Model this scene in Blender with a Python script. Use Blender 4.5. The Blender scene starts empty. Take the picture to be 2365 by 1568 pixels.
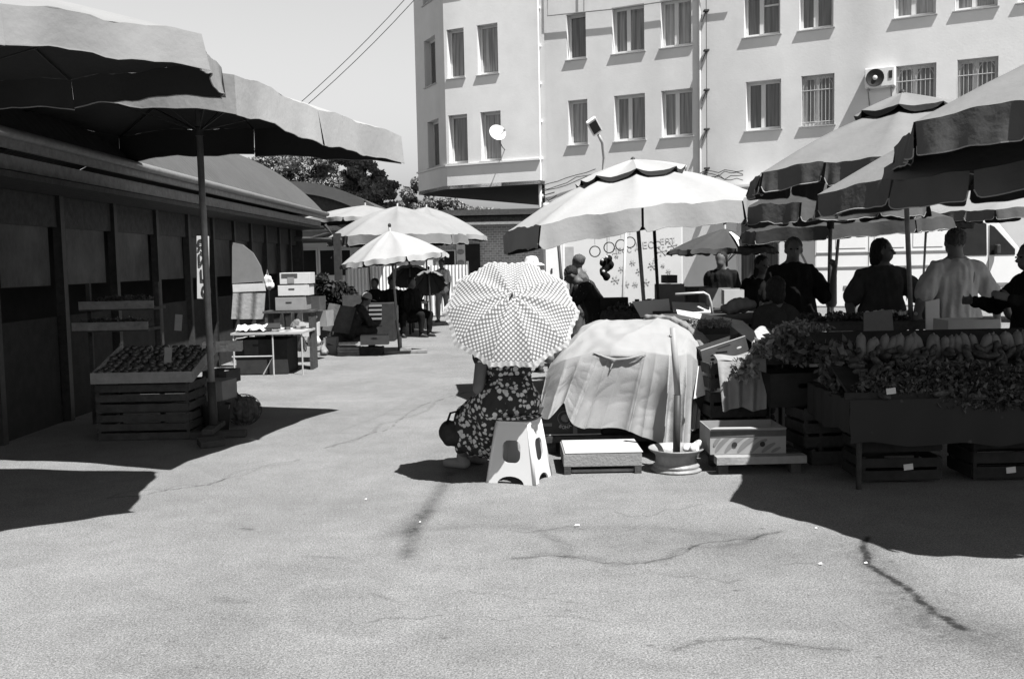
import bpy, bmesh, math, random
import numpy as np
from mathutils import Vector, Matrix
from math import radians as R_, sin, cos, pi, sqrt
random.seed(7); rng = np.random.default_rng(7)
SC = bpy.context.scene; COL = SC.collection

# ------------------------------------------------------------------ camera, light
F = 2300.0; CX, CY = 1182.5, 784.0; H = 1.58
PITCH = 4.5; ROLL = -0.02
th = R_(PITCH)
r0 = Vector((1, 0, 0)); fwd = Vector((0, cos(th), -sin(th))); u0 = Vector((0, sin(th), cos(th)))
rr = r0*cos(ROLL) + u0*sin(ROLL); uu = -r0*sin(ROLL) + u0*cos(ROLL)
CAMP = Vector((0, 0, H))
cam = bpy.data.cameras.new("camera"); camo = bpy.data.objects.new("camera", cam); COL.objects.link(camo)
cam.sensor_width = 36; cam.lens = 36*F/2365.0; cam.clip_end = 800; cam.clip_start = 0.05
camo.matrix_world = Matrix(((rr.x, uu.x, -fwd.x, 0), (rr.y, uu.y, -fwd.y, 0), (rr.z, uu.z, -fwd.z, H), (0, 0, 0, 1)))
SC.camera = camo

EL = 62.0; SD = Vector((0.66, -0.75, 0)).normalized()
SUN = Vector((SD.x*cos(R_(EL)), SD.y*cos(R_(EL)), sin(R_(EL))))
w = bpy.data.worlds.new("World"); SC.world = w; w.use_nodes = True
nt = w.node_tree; bg = nt.nodes['Background']
sky = nt.nodes.new('ShaderNodeTexSky'); sky.sky_type = 'NISHITA'; sky.sun_disc = False
sky.sun_elevation = R_(EL); sky.sun_rotation = math.atan2(SD.x, SD.y)
sky.dust_density = 5.0; sky.air_density = 1.0
bw = nt.nodes.new('ShaderNodeRGBToBW'); nt.links.new(sky.outputs[0], bw.inputs[0])
geo = nt.nodes.new('ShaderNodeNewGeometry'); sx = nt.nodes.new('ShaderNodeSeparateXYZ'); nt.links.new(geo.outputs['Incoming'], sx.inputs[0])
ab = nt.nodes.new('ShaderNodeMath'); ab.operation = 'ABSOLUTE'; nt.links.new(sx.outputs[2], ab.inputs[0])
sky_gain = nt.nodes.new('ShaderNodeMapRange'); sky_gain.interpolation_type = 'SMOOTHSTEP'      # made-up sky gain: low sky brightened, overhead dimmed to deepen shade
for i_, v_ in enumerate((0.25, 0.6, 2.25, 0.2)): sky_gain.inputs[i_+1].default_value = v_
nt.links.new(ab.outputs[0], sky_gain.inputs[0])
mh = nt.nodes.new('ShaderNodeMath'); mh.operation = 'MULTIPLY'; nt.links.new(bw.outputs[0], mh.inputs[0]); nt.links.new(sky_gain.outputs[0], mh.inputs[1])
nt.links.new(mh.outputs[0], bg.inputs[0]); bg.inputs[1].default_value = 0.05
sl = bpy.data.lights.new("sun", 'SUN'); sl.energy = 4.8; sl.angle = R_(0.5); sl.color = (1, 0.995, 0.985)
so = bpy.data.objects.new("sun", sl); COL.objects.link(so)
so.rotation_euler = (-SUN).to_track_quat('-Z', 'Y').to_euler()
vs = SC.view_settings; vs.view_transform = 'Standard'; vs.look = 'None'; vs.exposure = 1.45; vs.gamma = 1
SC.cycles.max_bounces = 5; SC.cycles.diffuse_bounces = 2

# ------------------------------------------------------------------ helpers
WS = bpy.data.scenes.new('workbench')            # small side scene in which modifiers and text are evaluated
def evaluated_mesh(o):
    WS.collection.objects.link(o); vl = WS.view_layers[0]; vl.update(); dg = vl.depsgraph; dg.update()
    me = bpy.data.meshes.new_from_object(o.evaluated_get(dg)); bpy.data.objects.remove(o); return me
def ray(x, y): return (rr*((x-CX)/F) + uu*(-(y-CY)/F) + fwd)
def P(x, y, d):
    v = ray(x, y); return CAMP + v*(d/v.y)
def G(x, y, z=0.0):
    v = ray(x, y); return CAMP + v*((z-H)/v.z)
def V(*a): return Vector(a)

def tag(o, label=None, cat=None, group=None, kind=None):
    if label: o['label'] = label
    if cat: o['category'] = cat
    if group: o['group'] = group
    if kind: o['kind'] = kind
    return o
def thing(name, label, cat, loc=(0, 0, 0), group=None, rz=0):
    o = bpy.data.objects.new(name, None); COL.objects.link(o); o.location = loc; o.rotation_euler[2] = rz
    o.empty_display_size = 0.1
    return tag(o, label, cat, group)
def rootloc(o):
    l = Vector((0, 0, 0))
    while o: l += o.location; o = o.parent
    return l
def link(name, me, m, parent=None, base=None):
    o = bpy.data.objects.new(name, me); COL.objects.link(o)
    off = rootloc(parent) if parent else (Vector(base) if base is not None else Vector((0, 0, 0)))
    if off.length > 0: me.transform(Matrix.Translation(-off))
    if parent: o.parent = parent
    elif base is not None: o.location = base
    if m and not me.materials: me.materials.append(m)
    return o
def copy_tree(o, parent=None):
    c = o.copy(); COL.objects.link(c)
    if parent: c.parent = parent
    for ch in list(o.children):
        copy_tree(ch, c)
    return c

class MB:
    def __init__(s): s.bm = bmesh.new()
    def box(s, c, d, rot=None, bev=0.0):
        m = Matrix.Translation(Vector(c))
        if rot is not None:
            m = m @ (Matrix.Rotation(rot, 4, 'Z') if isinstance(rot, (int, float)) else rot.to_4x4())
        m = m @ Matrix.Diagonal((d[0], d[1], d[2], 1))
        r = bmesh.ops.create_cube(s.bm, size=1, matrix=m)
        if bev > 0:
            es = list({e for v in r['verts'] for e in v.link_edges})
            bmesh.ops.bevel(s.bm, geom=es, offset=bev, segments=2, affect='EDGES', profile=0.5)
        return s
    def frame(s, o, ax, ay, az, d, bev=0):     # box with axes, origin corner
        o = Vector(o); ax = Vector(ax).normalized(); ay = Vector(ay).normalized(); az = Vector(az).normalized()
        M = Matrix((ax, ay, az)).transposed()
        return s.box(o + ax*d[0]/2 + ay*d[1]/2 + az*d[2]/2, d, M, bev)
    def cap(s, p0, r0_, p1=None, r1_=None, seg=12, k=4):
        p0 = Vector(p0); p1 = p0.copy() if p1 is None else Vector(p1); r1_ = r0_ if r1_ is None else r1_
        ax = p1-p0
        L = ax.length
        ax = ax/L if L > 1e-6 else Vector((0, 0, 1))
        t = ax.orthogonal().normalized(); b = ax.cross(t)
        rings = []
        top = s.bm.verts.new(p0-ax*r0_)
        for i in range(1, k+1):
            a = -pi/2 + pi/2*i/k
            rings.append([s.bm.verts.new(p0 + ax*r0_*sin(a) + (t*cos(2*pi*j/seg)+b*sin(2*pi*j/seg))*r0_*cos(a)) for j in range(seg)])
        for i in range(0, k):
            a = pi/2*i/k
            if i == 0 and L < 1e-6: continue
            rings.append([s.bm.verts.new(p1 + ax*r1_*sin(a) + (t*cos(2*pi*j/seg)+b*sin(2*pi*j/seg))*r1_*cos(a)) for j in range(seg)])
        end = s.bm.verts.new(p1+ax*r1_)
        for j in range(seg): s.bm.faces.new((top, rings[0][(j+1) % seg], rings[0][j]))
        for a_, b_ in zip(rings[:-1], rings[1:]):
            for j in range(seg): s.bm.faces.new((a_[j], a_[(j+1) % seg], b_[(j+1) % seg], b_[j]))
        for j in range(seg): s.bm.faces.new((rings[-1][j], rings[-1][(j+1) % seg], end))
        return s
    def ell(s, c, r, rot=None, sub=3):
        m = Matrix.Translation(Vector(c))
        if rot is not None: m = m @ rot.to_4x4()
        m = m @ Matrix.Diagonal((r[0], r[1], r[2], 1))
        bmesh.ops.create_icosphere(s.bm, subdivisions=sub, radius=1, matrix=m); return s
    def tube(s, pts, r, seg=8, closed=False):
        pts = [Vector(p) for p in pts]; n = len(pts)
        rs = r if isinstance(r, (list, tuple)) else [r]*n
        prev = None; up = None
        rings = []
        for i, p in enumerate(pts):
            if closed: d = pts[(i+1) % n]-pts[i-1]
            else: d = pts[min(i+1, n-1)]-pts[max(i-1, 0)]
            d.normalize()
            if up is None: up = d.orthogonal().normalized()
            else:
                up = (up - d*up.dot(d))
                up = up.normalized() if up.length > 1e-5 else d.orthogonal().normalized()
            b = d.cross(up)
            rings.append([s.bm.verts.new(p + (up*cos(2*pi*j/seg)+b*sin(2*pi*j/seg))*rs[i]) for j in range(seg)])
        pr = list(zip(rings[:-1], rings[1:]))
        if closed: pr.append((rings[-1], rings[0]))
        for a_, b_ in pr:
            for j in range(seg): s.bm.faces.new((a_[j], a_[(j+1) % seg], b_[(j+1) % seg], b_[j]))
        if not closed:
            s.bm.faces.new(rings[0][::-1]); s.bm.faces.new(rings[-1])
        return s
    def lathe(s, c, prof, seg=24, axis=None):
        c = Vector(c); M = axis.to_3x3() if axis is not None else Matrix.Identity(3)
        rings = []
        for (r, z) in prof:
            rings.append([s.bm.verts.new(c + M @ Vector((r*cos(2*pi*j/seg), r*sin(2*pi*j/seg), z))) for j in range(seg)])
        for a_, b_ in zip(rings[:-1], rings[1:]):
            for j in range(seg): s.bm.faces.new((a_[j], a_[(j+1) % seg], b_[(j+1) % seg], b_[j]))
        return s
    def poly(s, pts):
        s.bm.faces.new([s.bm.verts.new(Vector(p)) for p in pts]); return s
    def prism(s, pts, ext):
        ext = Vector(ext); a = [s.bm.verts.new(Vector(p)) for p in pts]; b = [s.bm.verts.new(Vector(p)+ext) for p in pts]
        n = len(a)
        s.bm.faces.new(a[::-1]); s.bm.faces.new(b)
        for i in range(n): s.bm.faces.new((a[i], a[(i+1) % n], b[(i+1) % n], b[i]))
        return s
    def grid(s, f, nu, nv):
        vs_ = [[s.bm.verts.new(f(i/nu, j/nv)) for j in range(nv+1)] for i in range(nu+1)]
        for i in range(nu):
            for j in range(nv): s.bm.faces.new((vs_[i][j], vs_[i+1][j], vs_[i+1][j+1], vs_[i][j+1]))
        return s
    def build(s, name, m, parent=None, smooth=False, base=None, fixn=True):
        if fixn: bmesh.ops.recalc_face_normals(s.bm, faces=s.bm.faces)
        me = bpy.data.meshes.new(name); s.bm.to_mesh(me); s.bm.free()
        if smooth: me.polygons.foreach_set('use_smooth', [True]*len(me.polygons))
        return link(name, me, m, parent, base)
    def voxel(s, name, m, parent, vox=0.012, it=4, disp=0.0, dscale=0.1):
        me = bpy.data.meshes.new(name); s.bm.to_mesh(me); s.bm.free()
        o = bpy.data.objects.new('tmp', me)
        md = o.modifiers.new('r', 'REMESH'); md.mode = 'VOXEL'; md.voxel_size = vox; md.use_smooth_shade = True
        ms = o.modifiers.new('s', 'SMOOTH'); ms.factor = 0.5; ms.iterations = it
        me2 = evaluated_mesh(o); me2.name = name; bpy.data.meshes.remove(me)
        me2.polygons.foreach_set('use_smooth', [True]*len(me2.polygons))
        if disp > 0:
            from mathutils import noise
            nv = len(me2.vertices); co = np.empty(nv*3, np.float32); no = np.empty(nv*3, np.float32)
            me2.vertices.foreach_get('co', co); me2.vertex_normals.foreach_get('vector', no)
            n_ = np.array([noise.noise(Vector((x/dscale, y/dscale, z/(dscale*3)))) for x, y, z in co.reshape(-1, 3).tolist()], np.float32)
            co += no*np.repeat(n_, 3)*disp; me2.vertices.foreach_set('co', co)
        me2.materials.clear()
        return link(name, me2, m, parent)

def shape2d(outer, holes, thick, M, name, m, parent, base=None):
    cu = bpy.data.curves.new('t', 'CURVE'); cu.dimensions = '2D'; cu.fill_mode = 'BOTH'; cu.extrude = thick/2
    for poly in [outer]+holes:
        sp = cu.splines.new('POLY'); sp.points.add(len(poly)-1); sp.use_cyclic_u = True
        for i, (x, y) in enumerate(poly): sp.points[i].co = (x, y, 0, 1)
    me = evaluated_mesh(bpy.data.objects.new('t', cu)); bpy.data.curves.remove(cu)
    me.name = name; me.transform(M); return link(name, me, m, parent, base)
def text(body, size, M, name, m, parent, thick=0.003, bold=False):
    cu = bpy.data.curves.new('t', 'FONT'); cu.body = body; cu.size = size; cu.align_x = 'CENTER'; cu.align_y = 'CENTER'
    cu.extrude = thick; cu.offset = size*0.02 if bold else 0
    me = evaluated_mesh(bpy.data.objects.new('t', cu)); bpy.data.curves.remove(cu)
    me.name = name; me.materials.clear(); me.transform(M); return link(name, me, m, parent)
def face_mtx(c, right, up):     # 2D -> world
    right = Vector(right).normalized(); up = Vector(up).normalized(); n = right.cross(up)
    M = Matrix((right, up, n)).transposed().to_4x4(); M.translation = Vector(c); return M
def ellpts(cx, cy, rx, ry, n=20, a0=0, a1=2*pi):
    return [(cx+rx*cos(a0+(a1-a0)*i/n), cy+ry*sin(a0+(a1-a0)*i/n)) for i in range(n)]
def rrect(x0, y0, x1, y1, r, n=5):
    out = []
    for (cx, cy, a) in ((x1-r, y0+r, -pi/2), (x1-r, y1-r, 0), (x0+r, y1-r, pi/2), (x0+r, y0+r, pi)):
        for i in range(n+1):
            b = a+pi/2*i/n; out.append((cx+r*cos(b), cy+r*sin(b)))
    return out

# ------------------------------------------------------------------ materials
MATS = {}
def mat(name, v, rough=0.8, var=0.12, scale=6.0, bump=0.0, bscale=40, metal=0.0, spec=0.15, warm=0.0, grime=0.0, trans=0.0):
    if name in MATS: return MATS[name]
    v = v*(0.56 if v > .05 else .8)
    m = bpy.data.materials.new(name); m.use_nodes = True; nt = m.node_tree; b = nt.nodes['Principled BSDF']
    b.inputs['Roughness'].default_value = rough; b.inputs['Metallic'].default_value = metal
    b.inputs['Specular IOR Level'].default_value = spec*(.25 if 'cloth' in name or 'shirt' in name or 'card' in name else 1)
    tc = nt.nodes.new('ShaderNodeTexCoord'); n1 = nt.nodes.new('ShaderNodeTexNoise')
    n1.inputs['Scale'].default_value = scale; n1.inputs['Detail'].default_value = 6; n1.inputs['Roughness'].default_value = 0.65
    nt.links.new(tc.outputs['Object'], n1.inputs['Vector'])
    mr = nt.nodes.new('ShaderNodeMapRange'); mr.inputs[1].default_value = 0.3; mr.inputs[2].default_value = 0.7
    mr.inputs[3].default_value = v*(1-var); mr.inputs[4].default_value = v*(1+var)
    nt.links.new(n1.outputs[0], mr.inputs[0]); out = mr.outputs[0]
    if grime > 0:
        n2 = nt.nodes.new('ShaderNodeTexNoise'); n2.inputs['Scale'].default_value = scale*0.25; n2.inputs['Detail'].default_value = 8
        mp = nt.nodes.new('ShaderNodeMapping'); mp.inputs['Scale'].default_value = (1, 1, 0.25); nt.links.new(tc.outputs['Object'], mp.inputs[0])
        nt.links.new(mp.outputs[0], n2.inputs['Vector'])
        m2 = nt.nodes.new('ShaderNodeMapRange'); m2.inputs[1].default_value = 0.45; m2.inputs[2].default_value = 0.7
        m2.inputs[3].default_value = 1; m2.inputs[4].default_value = 1-grime
        nt.links.new(n2.outputs[0], m2.inputs[0])
        mu = nt.nodes.new('ShaderNodeMath'); mu.operation = 'MULTIPLY'; nt.links.new(out, mu.inputs[0]); nt.links.new(m2.outputs[0], mu.inputs[1]); out = mu.outputs[0]
    cc = nt.nodes.new('ShaderNodeCombineColor')
    for i in range(3): nt.links.new(out, cc.inputs[i])
    nt.links.new(cc.outputs[0], b.inputs['Base Color'])
    if bump > 0:
        n3 = nt.nodes.new('ShaderNodeTexNoise'); n3.inputs['Scale'].default_value = bscale; n3.inputs['Detail'].default_value = 4
        nt.links.new(tc.outputs['Object'], n3.inputs['Vector'])
        bp = nt.nodes.new('ShaderNodeBump'); bp.inputs['Strength'].default_value = bump; bp.inputs['Distance'].default_value = 0.02
        nt.links.new(n3.outputs[0], bp.inputs['Height']); nt.links.new(bp.outputs[0], b.inputs['Normal'])
    if trans > 0:
        tr = nt.nodes.new('ShaderNodeBsdfTranslucent'); nt.links.new(cc.outputs[0], tr.inputs[0])
        mx = nt.nodes.new('ShaderNodeMixShader'); mx.inputs[0].default_value = trans
        nt.links.new(b.outputs[0], mx.inputs[1]); nt.links.new(tr.outputs[0], mx.inputs[2])
        nt.links.new(mx.outputs[0], nt.nodes['Material Output'].inputs[0])
    if 'canvas' in name:      # shade painted in: inner side of the fabric coloured near-black
        ge = nt.nodes.new('ShaderNodeNewGeometry'); side_mix = nt.nodes.new('ShaderNodeMix'); side_mix.data_type = 'RGBA'
        nt.links.new(ge.outputs['Backfacing'], side_mix.inputs[0]); nt.links.new(cc.outputs[0], side_mix.inputs[6]); side_mix.inputs[7].default_value = (.03, .03, .03, 1)
        nt.links.new(side_mix.outputs[2], b.inputs['Base Color'])
    MATS[name] = m; return m
def N(nt, t, **k):
    n = nt.nodes.new(t)
    for a, b in k.items(): setattr(n, a, b)
    return n
def set_gray(nt, sock, b):
    cc = nt.nodes.new('ShaderNodeCombineColor')
    for i in range(3): nt.links.new(sock, cc.inputs[i])
    nt.links.new(cc.outputs[0], b.inputs['Base Color'])
def math_(nt, op, a, b=None, c=None):
    n = nt.nodes.new('ShaderNodeMath'); n.operation = op
    for i, x in enumerate((a, b, c)):
        if x is None: continue
        if isinstance(x, (int, float)): n.inputs[i].default_value = x
        else: nt.links.new(x, n.inputs[i])
    return n.outputs[0]
def maprange(nt, s, a, b, c, d):
    n = nt.nodes.new('ShaderNodeMapRange'); nt.links.new(s, n.inputs[0])
    for i, x in enumerate((a, b, c, d)): n.inputs[i+1].default_value = x
    return n.outputs[0]

plaster = mat('plaster', 1.02, 0.95, 0.05, 1.4, 0.12, 16, grime=0.20)
plaster2 = mat('pale_plaster', 1.08, 0.95, 0.05, 1.4, 0.12, 16, grime=0.20)
white_paint = mat('white_paint', 0.92, 0.5, 0.04, 4, grime=0.08)
white_plastic = mat('white_plastic', 0.80, 0.35, 0.03, 5, spec=0.5)
white_card = mat('white_card', 0.66, 0.85, 0.08, 9)
grey_card = mat('grey_card', 0.30, 0.9, 0.12, 8)
dark_card = mat('dark_card', 0.10, 0.8, 0.2, 8)
black_card = mat('black_card', 0.035, 0.8, 0.2, 8)
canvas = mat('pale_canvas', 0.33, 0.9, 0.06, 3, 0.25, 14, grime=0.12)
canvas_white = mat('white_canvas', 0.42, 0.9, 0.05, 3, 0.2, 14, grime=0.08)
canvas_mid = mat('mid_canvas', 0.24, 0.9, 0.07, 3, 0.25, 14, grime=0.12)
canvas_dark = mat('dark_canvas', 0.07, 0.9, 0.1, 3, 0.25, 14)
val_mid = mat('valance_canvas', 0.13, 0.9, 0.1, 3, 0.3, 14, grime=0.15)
steel = mat('steel_tube', 0.30, 0.45, 0.2, 14, metal=0.3)
steel_pale = mat('pale_steel_tube', 0.6, 0.4, 0.1, 14, metal=0.2)
steel_dark = mat('dark_steel', 0.035, 0.5, 0.3, 14)
wood = mat('grey_wood', 0.30, 0.85, 0.25, 12, 0.4, 30)
wood_dark = mat('dark_wood', 0.075, 0.85, 0.3, 12, 0.4, 30)
glass_dark = mat('dark_glass', 0.015, 0.2, 0.3, 3, spec=0.3)
rubber = mat('black_rubber', 0.02, 0.7, 0.2, 10)
skin = mat('skin', 0.20, 0.6, 0.08, 20, spec=0.3)
skin_dark = mat('tanned_skin', 0.13, 0.6, 0.08, 20, spec=0.3)
hair_dark = mat('dark_hair', 0.015, 0.6, 0.4, 60, 0.6, 120)
hair_grey = mat('grey_hair', 0.10, 0.7, 0.4, 60, 0.6, 120)
cloth_black = mat('black_cloth', 0.012, 0.9, 0.3, 10, 0.3, 20)
cloth_dark = mat('dark_cloth', 0.035, 0.9, 0.3, 10, 0.4, 20)
cloth_mid = mat('mid_cloth', 0.12, 0.9, 0.2, 10, 0.4, 20)
cloth_grey = mat('grey_cloth', 0.34, 0.9, 0.1, 10, 0.4, 20)
cloth_white = mat('white_cloth', 0.72, 0.9, 0.06, 6, 0.3, 12)
stall_cloth = mat('stall_cloth', 0.43, 0.95, 0.05, 3, 0.3, 160, grime=0.05, trans=0.06)
leaf = mat('leaf', 0.24, 0.6, 0.5, 3, spec=0.3)
leaf_pale = mat('pale_leaf', 0.22, 0.6, 0.5, 6, spec=0.3)
leaf_dark = mat('dark_leaf', 0.05, 0.55, 0.6, 25, spec=0.4)
bark = mat('bark', 0.08, 0.95, 0.3, 10, 0.8, 20)
roof_sheet = mat('roof_sheet', 0.10, 0.8, 0.08, 5, 0.3, 6, grime=0.1)
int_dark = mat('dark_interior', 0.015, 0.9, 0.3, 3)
tomato = mat('tomato', 0.07, 0.35, 0.4, 12, spec=0.5)
potato = mat('potato', 0.11, 0.9, 0.35, 14, 0.4, 60)
squash = mat('squash', 0.20, 0.6, 0.2, 14, 0.2, 60)
paper = mat('paper', 0.75, 0.9, 0.05, 10)

def asphalt():
    m = bpy.data.materials.new('asphalt'); m.use_nodes = True; nt = m.node_tree; b = nt.nodes['Principled BSDF']
    b.inputs['Roughness'].default_value = 0.92; b.inputs['Specular IOR Level'].default_value = 0.25
    tc = N(nt, 'ShaderNodeTexCoord'); o = tc.outputs['Object']
    def noise(sc, det=4, ro=0.6):
        n = N(nt, 'ShaderNodeTexNoise'); n.inputs['Scale'].default_value = sc; n.inputs['Detail'].default_value = det
        n.inputs['Roughness'].default_value = ro; nt.links.new(o, n.inputs['Vector']); return n.outputs[0]
    big = maprange(nt, noise(0.7, 7, 0.65), 0.35, 0.65, 0.84, 1.10)
    mid = maprange(nt, noise(5.0, 8, 0.7), 0.35, 0.65, 0.90, 1.08)
    fine = maprange(nt, noise(110, 2, 0.9), 0.36, 0.64, 0.45, 1.55)
    v = N(nt, 'ShaderNodeTexVoronoi'); v.inputs['Scale'].default_value = 42; nt.links.new(o, v.inputs['Vector'])
    dist = maprange(nt, v.outputs['Distance'], 0.05, 0.22, 0.0, 1.0)
    sel = N(nt, 'ShaderNodeSeparateColor'); nt.links.new(v.outputs['Color'], sel.inputs[0])
    on = math_(nt, 'GREATER_THAN', sel.outputs[0], 0.90)
    pit = math_(nt, 'MULTIPLY_ADD', math_(nt, 'MULTIPLY', on, math_(nt, 'SUBTRACT', 1.0, dist)), -0.6, 1.0)
    on2 = math_(nt, 'LESS_THAN', sel.outputs[1], 0.07)
    pale = math_(nt, 'MULTIPLY_ADD', math_(nt, 'MULTIPLY', on2, math_(nt, 'SUBTRACT', 1.0, dist)), 0.45, 1.0)
    at = N(nt, 'ShaderNodeAttribute', attribute_name='stain')
    jag = maprange(nt, noise(14, 5, 0.7), 0.3, 0.7, 0.5, 1.5)
    st = math_(nt, 'SUBTRACT', 1.0, math_(nt, 'MULTIPLY', at.outputs['Fac'], jag))
    x = math_(nt, 'MULTIPLY', big, mid)
    fine2 = maprange(nt, noise(38, 4, 0.8), 0.33, 0.67, 0.80, 1.20)
    for k in (fine, fine2, pit, pale, st): x = math_(nt, 'MULTIPLY', x, k)
    x = math_(nt, 'MAXIMUM', math_(nt, 'MULTIPLY', x, 0.133), 0.012)
    set_gray(nt, x, b)
    bp = N(nt, 'ShaderNodeBump'); bp.inputs['Strength'].default_value = 0.5; bp.inputs['Distance'].default_value = 0.006
    hsum = math_(nt, 'ADD', noise(90, 3, 0.8), math_(nt, 'MULTIPLY', dist, 0.3))
    nt.links.new(hsum, bp.inputs['Height']); nt.links.new(bp.outputs[0], b.inputs['Normal'])
    return m
def dotted(name, dark, light, scale, thr, rnd=0.0, uv=False, soft=0.06, rvar=0.0):
    m = bpy.data.materials.new(name); m.use_nodes = True; nt = m.node_tree; b = nt.nodes['Principled BSDF']
    b.inputs['Roughness'].default_value = 0.9; b.inputs['Specular IOR Level'].default_value = 0.2
    tc = N(nt, 'ShaderNodeTexCoord'); v = N(nt, 'ShaderNodeTexVoronoi'); v.inputs['Scale'].default_value = scale
    v.inputs['Randomness'].default_value = rnd
    if uv: v.voronoi_dimensions = '2D'
    nt.links.new(tc.outputs['UV' if uv else 'Object'], v.inputs['Vector'])
    d = v.outputs['Distance']
    if rvar > 0:
        s = N(nt, 'ShaderNodeSeparateColor'); nt.links.new(v.outputs['Color'], s.inputs[0])
        d = math_(nt, 'ADD', d, math_(nt, 'MULTIPLY', s.outputs[0], rvar))
        n = N(nt, 'ShaderNodeTexNoise'); n.inputs['Scale'].default_value = scale*2.5; nt.links.new(tc.outputs['Object'], n.inputs['Vector'])
        d = math_(nt, 'ADD', d, math_(nt, 'MULTIPLY', math_(nt, 'SUBTRACT', n.outputs[0], 0.5), 0.5))
    x = maprange(nt, d, thr-soft, thr+soft, light, dark)
    set_gray(nt, x, b); return m

# ------------------------------------------------------------------ ground
def polyd(px, py, pts):
    best = np.full(px.shape, 1e9)
    for (a, b) in zip(pts[:-1], pts[1:]):
        ax, ay = a; bx, by = b; dx, dy = bx-ax, by-ay; L = dx*dx+dy*dy+1e-9
        t = np.clip(((px-ax)*dx+(py-ay)*dy)/L, 0, 1)
        best = np.minimum(best, np.hypot(px-ax-t*dx, py-ay-t*dy))
    return best
def make_ground():
    ds = [3.2]
    while ds[-1] < 30: ds.append(ds[-1]*(1.0026 if ds[-1] < 9 else 1.006))
    ds = np.array([-30, -10, 0, 2.0] + ds + [33, 38, 45, 60, 90, 150, 300, 500])
    ks = np.arange(-0.60, 0.6001, 0.0026)
    xs_in = ks
    n = len(ds); cols = np.concatenate([[-40, -10, -3, -1.2], xs_in, [1.2, 3, 10, 40]])
    m = len(cols)
    D, K = np.meshgrid(ds, cols, indexing='ij')
    sc = np.clip(D, 3.2, 30)
    X = K*sc; X = np.where(np.abs(K) > 5, np.sign(K)*(np.abs(K)*8), X); Y = D
    st = np.zeros(X.shape)
    def g(pts): return [(lambda q: (q.x, q.y))(G(x, y)) for x, y in pts]
    def jag(pts, k=3, a=.22):
        for _ in range(k):
            o = [pts[0]]
            for p, q in zip(pts[:-1], pts[1:]):
                L = math.hypot(q[0]-p[0], q[1]-p[1]); o += [((p[0]+q[0])/2+random.uniform(-a, a)*L, (p[1]+q[1])/2+random.uniform(-a, a)*L*.35), q]
            pts = o; a *= .8
        return pts
    lines = [([(1040, 1092), (1012, 1140), (985, 1180), (955, 1222), (938, 1285)], .055, .42), ([(985, 1180), (950, 1200), (930, 1225)], .09, .2),
             ([(250, 1150), (385, 1131), (480, 1120), (520, 1105)], .010, .4), ([(520, 1105), (600, 1080), (690, 1060)], .02, .15), ([(750, 1034), (780, 1025), (830, 1012), (860, 1000), (930, 965), (1010, 925), (1080, 905)], .02, .3),
             ([(800, 990), (880, 960), (960, 915), (1090, 905)], .03, .12),
             ([(2005, 1240), (1995, 1270), (2003, 1300), (2050, 1332), (2100, 1362), (2150, 1412), (2220, 1450)], .022, .75),
             ([(2000, 1270), (2060, 1350), (2150, 1430), (2365, 1500)], .16, .22),
             ([(880, 1240), (960, 1225), (1100, 1213), (1300, 1222), (1500, 1216), (1700, 1240)], .07, .16),
             ([(1180, 1290), (1320, 1286), (1400, 1300), (1450, 1302), (1540, 1290), (1600, 1262), (1740, 1245), (1800, 1228)], .03, .28),
             ([(1250, 1230), (1300, 1255), (1310, 1280)], .05, .2), ([(1400, 1330), (1500, 1322), (1620, 1325)], .03, .1),
             ([(1560, 1500), (1650, 1478), (1750, 1474), (1850, 1492), (1960, 1500)], .03, .18), ([(1700, 1465), (1800, 1460), (1960, 1475)], .05, -.12),
             ([(660, 1370), (720, 1345), (830, 1340), (920, 1375), (960, 1440), (880, 1480), (720, 1475), (650, 1440), (660, 1370)], .05, -.10),
             ([(860, 1370), (935, 1395)], .02, .2), ([(1400, 1510), (1480, 1535), (1560, 1545)], .04, .12), ([(380, 1560), (480, 1535), (600, 1550)], .07, .12),
             ([(500, 1385), (560, 1388)], .04, .2), ([(700, 1284), (780, 1287)], .02, .25), ([(560, 1220), (580, 1222)], .02, .5), ([(1720, 1230), (1800, 1290)], .1, .06)]
    for k_ in range(len(lines)):
        pts, wd, s = lines[k_]
        if s >= .15 and wd < .05 and len(pts) > 2: lines[k_] = (jag(pts, 3), wd, s*.8); lines.append((jag(pts, 4, .16), .007, .85*min(1, s*2)))
    for _ in range(7):
        x_, y_ = random.uniform(350, 2300), random.uniform(1130, 1540); p_ = [(x_, y_)]
        for q_ in range(random.randint(3, 6)): x_ += random.uniform(15, 70)*(1 if _ % 2 else -1); y_ += random.uniform(-14, 16); p_.append((x_, y_))
        lines.append((jag(p_, 2), .006, random.uniform(.2, .5)))
    for pts, wd, s in lines:
        gp_ = g(pts); r_ = wd*3+.02; ax_ = [p_[0] for p_ in gp_]; ay_ = [p_[1] for p_ in gp_]
        mk = (X > min(ax_)-r_) & (X < max(ax_)+r_) & (Y > min(ay_)-r_) & (Y < max(ay_)+r_)
        if mk.any(): d = polyd(X[mk], Y[mk], gp_); st[mk] += s*np.exp(-(d/wd)**2)
    for (x, y, rx, ry, s) in [(2100, 1390, .55, .5, .16), (2250, 1460, .5, .3, .14), (1900, 1270, .7, .35, .13), (1400, 1250, .9, .25, .12), (430, 1450, .5, .7, .1), (1650, 1490, 1, .12, .05), (2300, 1540, .4, .2, .1), (1750, 1400, .6, .4, -.05), (950, 1400, .5, .4, -.07), (880, 925, .5, .3, -.1)]:
        q = G(x, y); st += s*np.exp(-(((X-q.x)/rx)**2+((Y-q.y)/ry)**2))
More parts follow.
